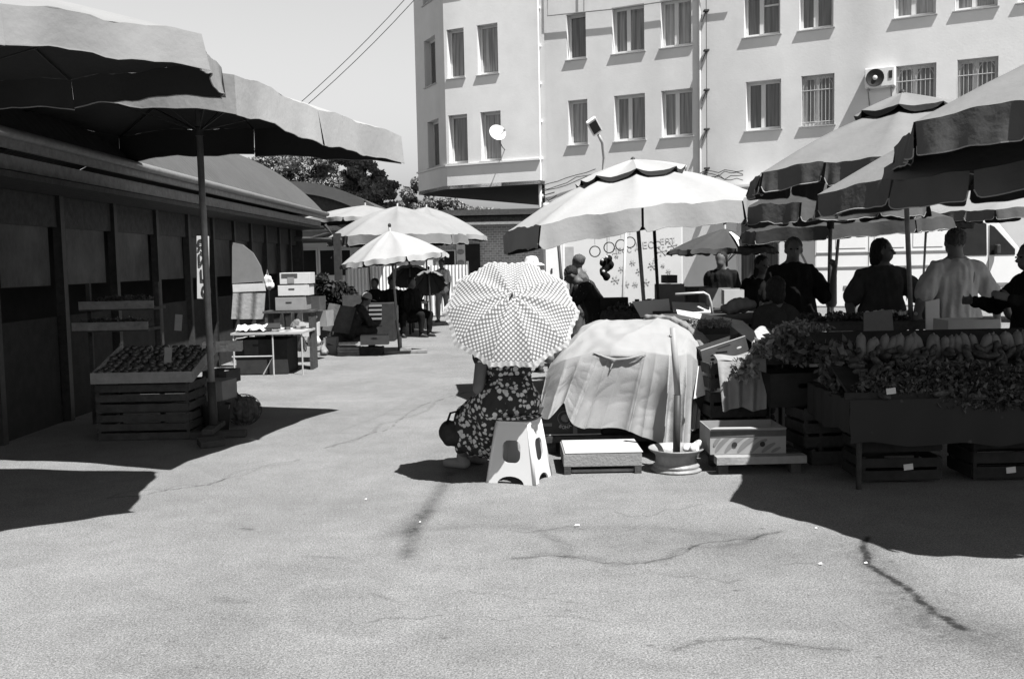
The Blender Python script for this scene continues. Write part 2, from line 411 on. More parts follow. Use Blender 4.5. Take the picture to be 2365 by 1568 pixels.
    for _ in range(120):
        q = G(random.uniform(200, 2365), random.uniform(1150, 1560)); r_ = random.uniform(.004, .011)
        st += random.uniform(.2, .6)*np.exp(-((X-q.x)/(r_*1.5))**2-((Y-q.y)/r_)**2)
    co = np.stack([X, Y, np.zeros_like(X)], -1).reshape(-1, 3)
    idx = np.arange(n*m).reshape(n, m)
    f = np.stack([idx[:-1, :-1], idx[:-1, 1:], idx[1:, 1:], idx[1:, :-1]], -1).reshape(-1, 4)
    me = bpy.data.meshes.new('ground'); me.vertices.add(n*m); me.vertices.foreach_set('co', co.ravel())
    me.loops.add(f.size); me.loops.foreach_set('vertex_index', f.ravel().astype(np.int32))
    me.polygons.add(len(f)); me.polygons.foreach_set('loop_start', np.arange(0, f.size, 4, dtype=np.int32))
    me.update(calc_edges=True)
    a = me.attributes.new('stain', 'FLOAT', 'POINT'); a.data.foreach_set('value', np.clip(st, -0.5, 0.9).ravel().astype(np.float32))
    me.validate()
    o = link('ground', me, asphalt()); tag(o, kind='structure')
make_ground()

# ------------------------------------------------------------------ apartment building
A0 = Vector((2.4, 35.0, 0)); TF = Vector((7.1, -3.9, 0)).normalized(); NF = Vector((TF.y, -TF.x, 0))
def onplane(x, y, A, t):
    v = ray(x, y); # CAMP + v*k = A + t*s + z
    n = Vector((t.y, -t.x, 0)); k = (A-CAMP).dot(n)/v.dot(n); p = CAMP+v*k
    return (p-A).dot(t), p.z
def glassmat(i, v):
    m = bpy.data.materials.new('window_glass'); m.use_nodes = True; nt = m.node_tree; b = nt.nodes['Principled BSDF']
    b.inputs['Roughness'].default_value = 0.18; b.inputs['Specular IOR Level'].default_value = 0.6
    tc = N(nt, 'ShaderNodeTexCoord'); mp = N(nt, 'ShaderNodeMapping'); mp.inputs['Scale'].default_value = (14, 14, 0.6); mp.inputs['Location'].default_value = (i*3, 0, 0)
    nt.links.new(tc.outputs['Object'], mp.inputs[0]); n = N(nt, 'ShaderNodeTexNoise'); n.inputs['Scale'].default_value = 1; n.inputs['Detail'].default_value = 3
    nt.links.new(mp.outputs[0], n.inputs['Vector']); set_gray(nt, maprange(nt, n.outputs[0], 0.35, 0.65, v*0.55, v*1.5), b)
    return m
GL = [glassmat(0, .07), glassmat(1, .13), glassmat(2, .19), glassmat(3, .045)]
def wall_part(parent, A, t, s0, s1, z0, z1, wins, m, depth=0.27, name='wall'):
    n = Vector((t.y, -t.x, 0))
    def Q(s, z, o=0.0): return A + t*s + n*o + Vector((0, 0, z))
    ss = sorted({s0, s1, *[w_[0] for w_ in wins], *[w_[1] for w_ in wins]}); zs = sorted({z0, z1, *[w_[2] for w_ in wins], *[w_[3] for w_ in wins]})
    mb = MB()
    for a, b in zip(ss[:-1], ss[1:]):
        for c, d in zip(zs[:-1], zs[1:]):
            ms, mz = (a+b)/2, (c+d)/2
            if any(w_[0] < ms < w_[1] and w_[2] < mz < w_[3] for w_ in wins): continue
            mb.poly([Q(a, c), Q(b, c), Q(b, d), Q(a, d)])
    for w_ in wins:
        a, b, c, d = w_[:4]
        mb.poly([Q(a, c), Q(a, d), Q(a, d, -depth), Q(a, c, -depth)]).poly([Q(b, c), Q(b, c, -depth), Q(b, d, -depth), Q(b, d)])
        mb.poly([Q(a, c), Q(a, c, -depth), Q(b, c, -depth), Q(b, c)]).poly([Q(a, d), Q(b, d), Q(b, d, -depth), Q(a, d, -depth)])
    bmesh.ops.remove_doubles(mb.bm, verts=mb.bm.verts, dist=1e-4)
    wo = mb.build(name, m, parent)
    for w_ in wins:
        a, b, c, d = w_[:4]; st = w_[4]; g = GL[w_[5]]
        fr = MB(); wd = 0.095; o = -depth+0.05
        def bar(sa, sb, za, zb, oo=0, th=.07): fr.frame(Q(sa, za, o-th+oo), t, n, (0, 0, 1), (sb-sa, th, zb-za))
        bar(a, a+wd, c, d); bar(b-wd, b, c, d); bar(a+wd, b-wd, c, c+wd*1.1); bar(a+wd, b-wd, d-wd, d)
        mid = a+(b-a)*0.46
        if st in ('two', 'grille', 'twot'):
            bar(mid-.07, mid+.07, c+wd, d-wd, .012)
        if st == 'twot': bar(mid+.07, b-wd, d-.62, d-.57)
        f_ = fr.build('window', white_paint, parent)
        MB().frame(Q(a+.02, c+.02, o-.06), t, n, (0, 0, 1), (b-a-.04, .02, d-c-.04)).build('pane', g, f_)
        # bright side reveal lining and thin metal sill
        MB().frame(Q(a+.004, c+.03, o+.004), t, n, (0, 0, 1), (.012, depth-.06, d-c-.04)).build('reveal_lining', white_paint, f_)
        MB().frame(Q(a-.05, c-.035, o+.01), t, n, (0, 0, 1), (b-a+.10, depth-.05+.050, .03)).build('sill', steel_pale, f_)
        if st == 'grille':
            gr = MB(); oo = -.06
            def B(s_, z_): return Q(s_, z_, oo)
            for i in range(9):
                s_ = a+.05+(b-a-.1)*i/8; gr.tube([B(s_, c+.03), B(s_, d-.04)], .011, 5)
            for z_ in (c+.12, d-.45): gr.tube([B(a+.02, z_), B(b-.02, z_)], .012, 5)
            for k in range(2):
                cx_ = a+(b-a)*(0.27+.46*k)
                gr.tube([B(cx_+(b-a)*.22*cos(q), d-.45+.36*sin(q)) for q in np.linspace(0, pi, 12)], .011, 5)
            gr.build('grille', steel_pale, f_)
    return wo
bld = thing('apartment_building', 'long plastered apartment building with rounded end bay over the dark passage', 'building', tuple(A0))
def winpx(rects, A, t):
    out = []
    for (x0, y0, x1, y1, st, g) in rects:
        s0, _ = onplane(x0, (y0+y1)/2, A, t); s1, _ = onplane(x1, (y0+y1)/2, A, t)
        _, zt = onplane((x0+x1)/2, y0, A, t); _, zb = onplane((x0+x1)/2, y1, A, t)
        out.append([s0, s1, zb, zt, st, g])
    return out
up = [(1308, 38, 1353, 135, 'one', 0), (1413, 18, 1488, 122, 'two', 1), (1525, 0, 1597, 108, 'two', 2), (1717, -35, 1802, 85, 'twot', 0), (1845, -50, 1925, 66, 'two', 0), (2065, -78, 2162, 40, 'two', 2), (2205, -98, 2305, 20, 'two', 2), (2350, -118, 2455, 2, 'two', 2)]
lo = [(1312, 233, 1357, 337, 'one', 2), (1418, 218, 1490, 327, 'two', 1), (1527, 207, 1600, 318, 'two', 1), (1722, 187, 1804, 303, 'two', 0), (1850, 172, 1927, 291, 'grille', 1), (2068, 150, 2162, 272, 'grille', 1), (2210, 135, 2305, 258, 'grille', 1), (2370, 115, 2460, 240, 'grille', 1)]
W = winpx(lo, A0, TF); W2 = winpx(up, A0, TF)
zb = sum(q[2] for q in W)/len(W); zt = sum(q[3] for q in W)/len(W); zb2 = sum(q[2] for q in W2)/len(W2); zt2 = zb2+(zt-zb)
for q in W: q[2], q[3] = zb, zt
for q in W2: q[2], q[3] = zb2, zt2
W3 = [[q[0], q[1], zb2+3.05, zt2+3.05, 'two', 1] for q in W2]
sd0, _ = onplane(1700, 430, A0, TF); sd1, _ = onplane(1800, 430, A0, TF)
sL, _ = onplane(1256, 300, A0, TF)
wall_part(bld, A0, TF, sL, 26, 0, 17, W+W2+W3+[[sd0, sd1, 0.15, 3.6, 'two', 3]], plaster)
bd = MB(); bd.frame(A0+TF*sL-NF*12, TF, NF, (0, 0, 1), (26-sL, 11.5, 17)).build('rear_block', plaster, bld)
MB().frame(A0+TF*(sd0-.25)+Vector((0, 0, 3.75)), TF, NF, (0, 0, 1), (sd1-sd0+.6, .7, .07)).build('door_canopy', white_paint, bld)
# rounded bay over the passage
BA = P(1246, 300, 35.1); BA.z = 0
e1 = P(1030, 300, 36.9); e1.z = 0; e2 = P(963, 300, 39.6); e2.z = 0; em_ = P(1017, 300, 37.25); em_.z = 0
t1 = (BA-e1).normalized(); t2 = (em_-e2).normalized(); tm_ = (e1-em_).normalized()
ba = winpx([(1028+4, 75, 1072, 183, 'one', 1), (1102, 65, 1150, 170, 'one', 2), (1036, 268, 1080, 380, 'one', 1), (1110, 255, 1157, 370, 'one', 2)], e1, t1)
z_b = (ba[2][2]+ba[3][2])/2; z_t = (ba[2][3]+ba[3][3])/2; z_b2 = (ba[0][2]+ba[1][2])/2
for q in ba[2:]: q[2], q[3] = z_b, z_t
for q in ba[:2]: q[2], q[3] = z_b2, z_b2+(z_t-z_b)
zbay = 4.25
ba3 = [[q[0], q[1], q[2]+3.05, q[3]+3.05, 'one', 1] for q in ba[:2]]
bb = winpx([(980, 92, 1006, 200, 'one', 0), (988, 275, 1014, 386, 'one', 0)], e2, t2)
bb[0][2:4] = [z_b2, z_b2+(z_t-z_b)]; bb[1][2:4] = [z_b, z_t]
bb3 = [[bb[0][0], bb[0][1], z_b2+3.05, z_t+z_b2-z_b+3.05, 'one', 0]]
for q in bb+bb3:
    if q[0] < .12: q[0] = .12
wall_part(bld, e1, t1, 0, (BA-e1).length, zbay, 17, ba+ba3, plaster2, name='bay_wall')
wall_part(bld, e2, t2, 0, (em_-e2).length, zbay, 17, bb+bb3, plaster2, name='bay_wall')
wall_part(bld, em_, tm_, 0, (e1-em_).length, zbay, 17, [], plaster2, name='bay_wall')
nb = Vector((t1.y, -t1.x, 0)); back = -NF*13
pts = [e2, e1, BA, A0+TF*sL, A0+TF*sL+back, e2+back*.9]
ins = [p+(-nb)*.5 for p in pts[:3]]+[p for p in pts[3:]]
MB().prism([p+Vector((0, 0, zbay)) for p in [e2, em_, e1, BA, pts[3]]+pts[4:]], (0, 0, .12)).build('bay_floor', wood_dark, bld)  # dark tone puts the shade under the bay into the colour
MB().prism([p+Vector((0, 0, zbay+.13)) for p in ins], (0, 0, 12.6)).build('bay_core', plaster, bld)
lg = MB()
for a_, b_, t_ in ((e1, BA, t1), (em_, e1, tm_), (e2, em_, t2)):
    n_ = Vector((t_.y, -t_.x, 0)); lg.frame(a_+Vector((0, 0, zbay+.82)), t_, n_, (0, 0, 1), ((b_-a_).length+.02, .07, .06))
lg.build('ledge', plaster2, bld)
# pipes
def onf(x, y, o=0.1): 
    s, z = onplane(x, y, A0, TF); return A0+TF*s+NF*o+Vector((0, 0, z))
dp = MB()
for xx, yb in ((1246, 480), (1617, 460)):
    of_ = .14 if xx < 1300 else .06
    top_ = onf(xx-2 if xx < 1300 else xx, 0, of_); top_.z = 17; bot = onf(xx, yb, of_); bot.x, bot.y = top_.x, top_.y
    dp = MB().tube([top_, bot], .06 if xx < 1300 else .035, 10)
    for k in range(9):
        zz = bot.z+.4+k*1.3; dp.tube([V(top_.x, top_.y, zz)-NF*of_, V(top_.x, top_.y, zz)], .085 if xx < 1300 else .05, 8)
    dp.build('drainpipe', plaster, bld)
lad = MB()
base_ = onf(1634, 200, .1)
for k in range(9):
    z_ = 3.2+k*1.25; lad.box((base_.x, base_.y, z_), (.16, .22, .05)); lad.tube([V(base_.x, base_.y, z_), V(base_.x-.14, base_.y, z_-.35)], .015, 5)
lad.tube([V(base_.x, base_.y, 3), V(base_.x, base_.y, 15)], .012, 5)
lad.build('cable_brackets', wood_dark, bld)
gp = MB()
gp.tube([onf(1268, -60, .12), onf(1268, 39, .12), onf(1415, 24, .12), onf(1600, -3, .12), onf(1700, -15, .12)], .022, 6)
gp.tube([onf(1352, -60, .12), onf(1352, 30, .12)], .018, 6)
gp.build('gas_pipe', steel, bld)
cb = MB()
for k in range(3):
    pp = [onf(1246+i*22, 436-7*i+ random.uniform(-4, 4)+k*5, .1) for i in range(7)]; MB().tube(pp, .014, 5).build('wall_cable', wood_dark, bld)
for k in range(4):
    pp = [onf(1620+i*14, 395+ random.uniform(-5, 9)+k*6, .1) for i in range(8)]; MB().tube(pp, .014, 5).build('wall_cable', wood_dark, bld)
cb.tube([onf(1285, 445, .15), onf(1262, 452, .2), onf(1275, 465, .3), onf(1290, 452, .15)], .02, 5)
cb.build('wall_cable', wood_dark, bld)
# satellite dish on the bay
sp, szz = onplane(1165, 313, e1, t1); dc = e1+t1*sp+nb*.55+Vector((0, 0, szz))
sdish = thing('satellite_dish', 'round white satellite dish on the bay wall beside a lower window', 'satellite dish', tuple(dc-nb*.45))
ax = (Vector((.35, -1, .45)).normalized()).to_track_quat('Z', 'Y').to_matrix().to_4x4()
MB().lathe(dc, [(0.001, .0), (.12, .012), (.22, .045), (.29, .085), (.30, .09), (.22, .03), (.1, -.01), (0.001, -.015)], 28, ax).build('dish', white_paint, sdish, True)
MB().tube([dc+Vector((0, 0, -.1)), dc+Vector((.05, 0, -.45))-nb*.3, dc-nb*.55+Vector((0, 0, -.5))], .02, 6).build('arm', steel, sdish, True)
MB().tube([dc+Vector((0, 0, -.2)), dc+Vector((.25, -.35, .05))], .012, 5).box(dc+Vector((.26, -.37, .07)), (.07, .07, .07)).build('receiver', steel, sdish)
# air conditioner
c0 = onf(2035, 183, .0)
acu = thing('air_conditioner', 'outdoor air conditioner with round dark fan on brackets by a barred window', 'air conditioner', tuple(c0))
MB().frame(c0-TF*.42+Vector((0, 0, -.27)), TF, NF, (0, 0, 1), (.84, .32, .56), .02).build('casing', plaster2, acu)
fc = c0-TF*.12+NF*.34; fax = NF.to_track_quat('Z', 'Y').to_matrix().to_4x4()
MB().lathe(fc, [(.001, 0), (.24, 0), (.25, .01), (.26, .0)], 24, fax).build('fan_grille', steel_dark, acu, True)
MB().lathe(fc+NF*.012, [(.001, .01), (.06, .01), (.07, 0)], 16, fax).build('fan_hub', white_paint, acu, True)
MB().frame(c0+TF*.26+NF*.322+Vector((0, 0, -.05)), TF, NF, (0, 0, 1), (.1, .012, .22)).build('side_vent', steel_dark, acu)
br = MB()
for s_ in (-.32, .32):
    q = c0+TF*s_; br.tube([q+Vector((0, 0, -.3)), q+NF*.36+Vector((0, 0, -.3))], .02, 5).tube([q+NF*.34+Vector((0, 0, -.3)), q+Vector((0, 0, -.75))], .02, 5)
br.build('bracket', steel, acu)
# street lamp
ld = 32.6; lb = P(1388, 480, ld); lb.z = 0
lamp = thing('street_lamp', 'curved street lamp with flat dark lens above the white market parasol', 'street lamp', tuple(lb))
top_ = [P(1388, 470, ld), P(1393, 400, ld), P(1395, 365, ld), P(1391, 330, ld-.3), P(1382, 312, ld-.5)]
MB().tube([lb]+top_, [.08]+[.05]*5, 10).build('pole', steel_pale, lamp, True)
hm = P(1372, 292, ld-.7); hx = (P(1382, 312, ld-.5)-P(1363, 277, ld-1.0)).normalized(); hn = Vector((.2, -.75, -.35)).normalized(); hy = hx.cross(hn).normalized(); hn = hy.cross(hx)
Mh = Matrix((hx, hy, hn)).transposed()
MB().box(hm, (.62, .34, .12), Mh, .03).build('lamp_head', white_paint, lamp)
s_ = 1 if hn.y < 0 else -1
MB().box(hm+hn*.065*s_, (.46, .26, .02), Mh).build('lens', glass_dark, lamp)

# ------------------------------------------------------------------ trees
def leaf_cloud(name, blobs, n, size, m, parent, wob=0.35):
    cs = np.array([b[0] for b in blobs]); rs = np.array([b[1] for b in blobs], float)
    wts = np.prod(rs, 1)**.67; wts /= wts.sum(); k = rng.choice(len(blobs), n, p=wts)
    d = rng.normal(size=(n, 3)); d /= np.linalg.norm(d, axis=1)[:, None]
    rad = rng.random(n)**0.35
    # clumping
    c = cs[k]+d*rs[k]*rad[:, None]*(1+wob*(rng.random(n)-.5))[:, None]
    a = rng.normal(size=(n, 3)); a /= np.linalg.norm(a, axis=1)[:, None]
    b = np.cross(a, rng.normal(size=(n, 3))); b /= np.linalg.norm(b, axis=1)[:, None]
    s = (size*(0.6+0.8*rng.random(n)))[:, None]
    v = np.stack([c-a*s, c+b*s*.5, c+a*s, c-b*s*.5], 1).reshape(-1, 3)
    me = bpy.data.meshes.new(name); me.vertices.add(4*n); me.vertices.foreach_set('co', v.ravel())
    me.loops.add(4*n); me.loops.foreach_set('vertex_index', np.arange(4*n, dtype=np.int32))
    me.polygons.add(n); me.polygons.foreach_set('loop_start', np.arange(0, 4*n, 4, dtype=np.int32)); me.update(calc_edges=True); me.validate()
    return link(name, me, m, parent)
def tree(label, base, crowns, n, size, rows):
    t = thing('broadleaf_tree', label, 'tree', tuple(base), 'trees behind the market')
    mb = MB(); mid = base+Vector((0, 0, rows*.45))
    mb.tube([base, base+Vector((.1, 0, rows*.25)), mid], [.28, .22, .16], 10)
    for c, r in crowns[:7]: mb.tube([mid, (mid+Vector(c))/2+Vector((0, 0, .3)), Vector(c)], [.13, .08, .03], 6)
    mb.build('trunk', bark, t, True)
    blobs = []
    for c, r in crowns:
        blobs.append((c, r))
    sub = []
    for c, r in blobs:
        for _ in range(9):
            d = Vector((random.gauss(0, 1), random.gauss(0, 1), random.gauss(0, 1))).normalized()
            q = Vector(c)+Vector((d.x*r[0], d.y*r[1], d.z*r[2]))*.8; k = random.uniform(.28, .5)
            sub.append((tuple(q), (r[0]*k, r[1]*k, r[2]*k*.8)))
    leaf_cloud('crown', sub, n, size, leaf, t)
td = 44.0
b0 = P(760, 620, td); b0.z = 0
tree('wide bushy tree behind the market hall roof', b0, [(tuple(P(x, y, td+dd)), (r*td/F, 1.6, r2*td/F)) for x, y, r, r2, dd in
     [(620, 385, 60, 45, 0), (700, 400, 70, 60, -1), (775, 400, 65, 55, 0), (850, 415, 55, 50, 1), (890, 450, 40, 38, 0), (740, 450, 90, 40, 1), (660, 430, 70, 40, 0), (830, 470, 70, 30, 0), (590, 440, 60, 50, 1), (545, 400, 50, 50, 1), (640, 365, 50, 30, 0), (720, 365, 60, 30, -1), (790, 372, 60, 32, -1), (850, 392, 40, 30, 0), (880, 420, 40, 36, -1), (700, 400, 90, 50, 2), (800, 430, 80, 50, 2)]], 70000, .075, 7)
b1 = P(1000, 620, td+14); b1.z = 0
tree('dark tree seen under the overhanging building bay', b1, [(tuple(P(x, y, td+14)), (r*(td+14)/F, 1.5, r2*(td+14)/F)) for x, y, r, r2 in
     [(962, 455, 28, 40), (985, 475, 35, 35), (1030, 490, 50, 28), (1075, 500, 45, 20), (940, 490, 25, 25), (1120, 500, 40, 20)]], 18000, .10, 6)

# ------------------------------------------------------------------ back buildings centre-left
def brickmat():
    m = bpy.data.materials.new('brick_wall'); m.use_nodes = True; nt = m.node_tree; b = nt.nodes['Principled BSDF']; b.inputs['Roughness'].default_value = .95
    tc = N(nt, 'ShaderNodeTexCoord'); mp = N(nt, 'ShaderNodeMapping'); mp.inputs['Rotation'].default_value = (pi/2, 0, 0)
    nt.links.new(tc.outputs['Object'], mp.inputs[0]); br = N(nt, 'ShaderNodeTexBrick'); br.inputs['Scale'].default_value = 3.2
    br.inputs['Color1'].default_value = (.16, .16, .16, 1); br.inputs['Color2'].default_value = (.24, .24, .24, 1); br.inputs['Mortar'].default_value = (.4, .4, .4, 1)
    br.inputs['Mortar Size'].default_value = .022
    nt.links.new(mp.outputs[0], br.inputs[0]); nt.links.new(br.outputs[0], b.inputs['Base Color']); return m
brick = brickmat()
bd_ = 33.0
q0 = P(965, 640, bd_); q1 = P(1270, 640, bd_)
bh = thing('brick_building', 'low brick building with door and posters behind the far parasols', 'building', ((q0.x+q1.x)/2, bd_, 0))
zt_ = P(1150, 500, bd_).z
MB().box(((q0.x+q1.x)/2, bd_+3, zt_/2), (q1.x-q0.x, 6, zt_)).build('wall', brick, bh)
MB().box(((q0.x+q1.x)/2, bd_+2.7, zt_+.1), (q1.x-q0.x+.8, 7.2, .18)).build('roof', wood_dark, bh)
MB().box(((q0.x+q1.x)/2, bd_-.45, zt_-.25), (q1.x-q0.x, .8, .08)).build('awning_board', wood, bh)
def rectobj(name, x0, y0, x1, y1, d, m, parent, th=.06, label=None):
    a = P(x0, y1, d); b = P(x1, y0, d)
    o = MB().box(((a.x+b.x)/2, d, (a.z+b.z)/2), (abs(b.x-a.x), th, abs(b.z-a.z))).build(name, m, parent)
    if label: o['label'] = label
    return o
rectobj('door', 1076, 563, 1108, 690, bd_-.05, int_dark, bh)
w_ = rectobj('window', 1024, 577, 1052, 625, bd_-.05, white_paint, bh); rectobj('pane', 1027, 580, 1049, 622, bd_-.09, int_dark, w_)
pst = rectobj('poster_board', 1056, 560, 1074, 650, bd_-.06, white_card, bh)
for y in (590, 615, 640): MB().ell(P(1064, y-8, bd_-.1), (.12, .02, .09), None, 2).build('poster_picture', grey_card, pst)
# white kiosk building
kd = 30.0
ka = P(700, 640, kd); kb = P(985, 640, kd)
ki = thing('white_kiosk', 'low white kiosk with framed windows beyond the market hall corner', 'kiosk', ((ka.x+kb.x)/2, kd, 0))
zk = P(800, 560, kd).z
MB().box(((ka.x+kb.x)/2, kd+1.5, zk/2), (kb.x-ka.x, 3, zk)).build('wall', white_paint, ki)
MB().box(((ka.x+kb.x)/2, kd+1.3, zk+.06), (kb.x-ka.x+.4, 3.6, .12)).build('roof', roof_sheet, ki)
for x0, x1 in ((700, 729), (741, 774), (790, 808), (826, 850), (862, 890)):
    f_ = rectobj('window', x0-3, 575, x1+3, 639, kd-.04, white_paint, ki, .05); rectobj('pane', x0, 578, x1, 636, kd-.075, glass_dark if x0 < 800 else plaster, f_, .02)
pf = thing('corrugated_fence', 'white corrugated sheet fence behind the far market tables', 'fence', (P(1000, 640, 29).x, 29, 0))
mb = MB(); xa = P(800, 640, 29).x; xb = P(1080, 640, 29).x
mb.grid(lambda u, v: Vector((xa+(xb-xa)*u, 29+.03*sin(u*220), .05+1.45*v)), 280, 1); mb.build('sheet', white_paint, pf)
for i in range(5): MB().box((xa+(xb-xa)*i/4, 29.08, .8), (.07, .07, 1.6)).build('post', steel, pf)

# ------------------------------------------------------------------ market hall (left)
EX = -4.05; EZ = 2.70; WX = -4.68
hall = thing('market_hall', 'long dark glazed market hall with barrel roof on the left', 'building', (-6, 14, 0))
def arch(u):  # roof profile from eave
    # u 0..1 over span
    a = u*pi*0.92; return EX - 3.4*(1-cos(a))/2*1.45, EZ + 1.62*sin(a*.98)**.8 if u > 0 else EZ
prof = [(EX-3.31+4.3*sin(a), -.04+4.3*cos(a)) for a in np.linspace(.879, -.879, 21)]
mb = MB()
ya, yb_ = 5.5, 22.0
def RF(u, v):
    i = u*(len(prof)-1); k = min(int(i), len(prof)-2); f = i-k
    x = prof[k][0]*(1-f)+prof[k+1][0]*f; z = prof[k][1]*(1-f)+prof[k+1][1]*f
    return Vector((x, ya+(yb_-ya)*v, z + .016*sin(v*2*pi*100)))
mb.grid(RF, 22, 800).build('roof', roof_sheet, hall, True)
MB().box((EX+.01, (ya+yb_)/2, EZ-.06), (.05, yb_-ya, .14)).build('fascia', wood, hall)
MB().box((EX-.12, (ya+yb_)/2, EZ-.22), (.05, yb_-ya, .12)).build('fascia', wood, hall)
MB().tube([(EX+.06, ya, EZ-.02), (EX+.06, yb_, EZ-.02)], .045, 8).build('gutter', steel, hall, True)
MB().box(((EX+WX)/2-.1, (ya+yb_)/2, EZ-.33), (.8, yb_-ya, .05)).build('soffit', wood_dark, hall)
MB().box((WX-.05, (ya+yb_)/2, EZ-.52), (.1, yb_-ya, .32)).build('header_board', wood_dark, hall)
for y in (6.2, 7.6, 9.0, 10.4, 11.8, 13.2, 14.5, 15.7, 16.9, 18.0, 19.1, 20.2, 21.2):
    MB().box((WX, y, 1.18), (.09, .09, 2.36)).build('post', steel_dark, hall)
dusty = mat('dusty_pane', .03, .45, .9, 2.2, .4, 5, spec=.12)
for i, y in enumerate((6.9, 8.3, 9.7, 11.1, 12.5, 13.85, 15.1, 16.3, 17.45, 18.55, 19.65, 20.7)):
    MB().box((WX-.03, y, 1.85), (.015, 1.0 if i < 6 else .95, .85)).build('window_pane', dusty, hall)
    MB().box((WX-.04, y, .55), (.03, 1.2 if i < 6 else 1.0, 1.1)).build('lower_panel', black_card, hall)
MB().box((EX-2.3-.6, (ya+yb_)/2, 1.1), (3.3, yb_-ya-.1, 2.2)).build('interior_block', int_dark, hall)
MB().prism([Vector((x, yb_-.05, z-.03)) for x, z in prof], (0, .04, 0)).build('gable_board', roof_sheet, hall)
MB().box((EX-2.5, yb_-.05, 1.3), (4.0, .08, 2.6)).build('end_wall', wood_dark, hall)
# second arched roof beyond
h2 = thing('arched_shed', 'second arched shed roof with shaded gable beyond the hall', 'building', (-5.6, 29, 0))
def arc2(r): return [Vector((-6.25+(4.6+r)*sin(a), 28, -.68+(4.6+r)*cos(a))) for a in np.linspace(.72, -.72, 26)]
a_, b_ = arc2(0.0), arc2(-.32)
mb = MB()
for i in range(25):
    mb.prism([a_[i], a_[i+1], b_[i+1], b_[i]], (0, 7, 0))
mb.build('roof', roof_sheet, h2)
MB().prism([p+Vector((0, .25, 0)) for p in b_], (0, .1, 0)).build('gable', wood_dark, h2)
MB().box((-6.25, 34.5, 1.5), (5.4, .12, 3.0)).build('wall', plaster, h2)
# dark kiosk frame at the hall corner
fx = thing('steel_frame', 'dark steel awning frame standing at the hall corner', 'frame', (P(775, 700, 20).x, 20, 0))
MB().box((P(782, 640, 20).x, 20, 1.1), (.14, .14, 2.2)).build('post', steel_dark, fx)
MB().tube([P(680, 552, 20), P(735, 553, 20), P(790, 556, 20)], .05, 6).tube([P(715, 553, 20), P(765, 538, 20), P(750, 520, 20)], .045, 6).tube([P(782, 575, 20), P(765, 597, 20)], .02, 5).build('beam', steel_dark, fx)

# signboard with the egg sign
sg = P(472, 615, 11.6)
sign = thing('vertical_sign', 'white vertical board with dark letters hanging on the dark hall wall', 'sign', (sg.x, 11.6, P(465, 690, 11.6).z))
a = P(450, 546, 11.6); b = P(488, 690, 11.6)
MB().box(((a.x+b.x)/2, 11.6, (a.z+b.z)/2), (b.x-a.x-.02, .03, a.z-b.z), Matrix.Rotation(R_(2), 3, 'Y'), .004).build('board', white_card, sign)
for ch, (x, y) in zip('ЯЙЦО', ((465, 568), (468, 603), (472, 638), (476, 674))):
    text(ch, .17, face_mtx(P(x, y, 11.575), (1, 0, 0), (0, 0, 1)), 'letter', black_card, sign, .002, True)

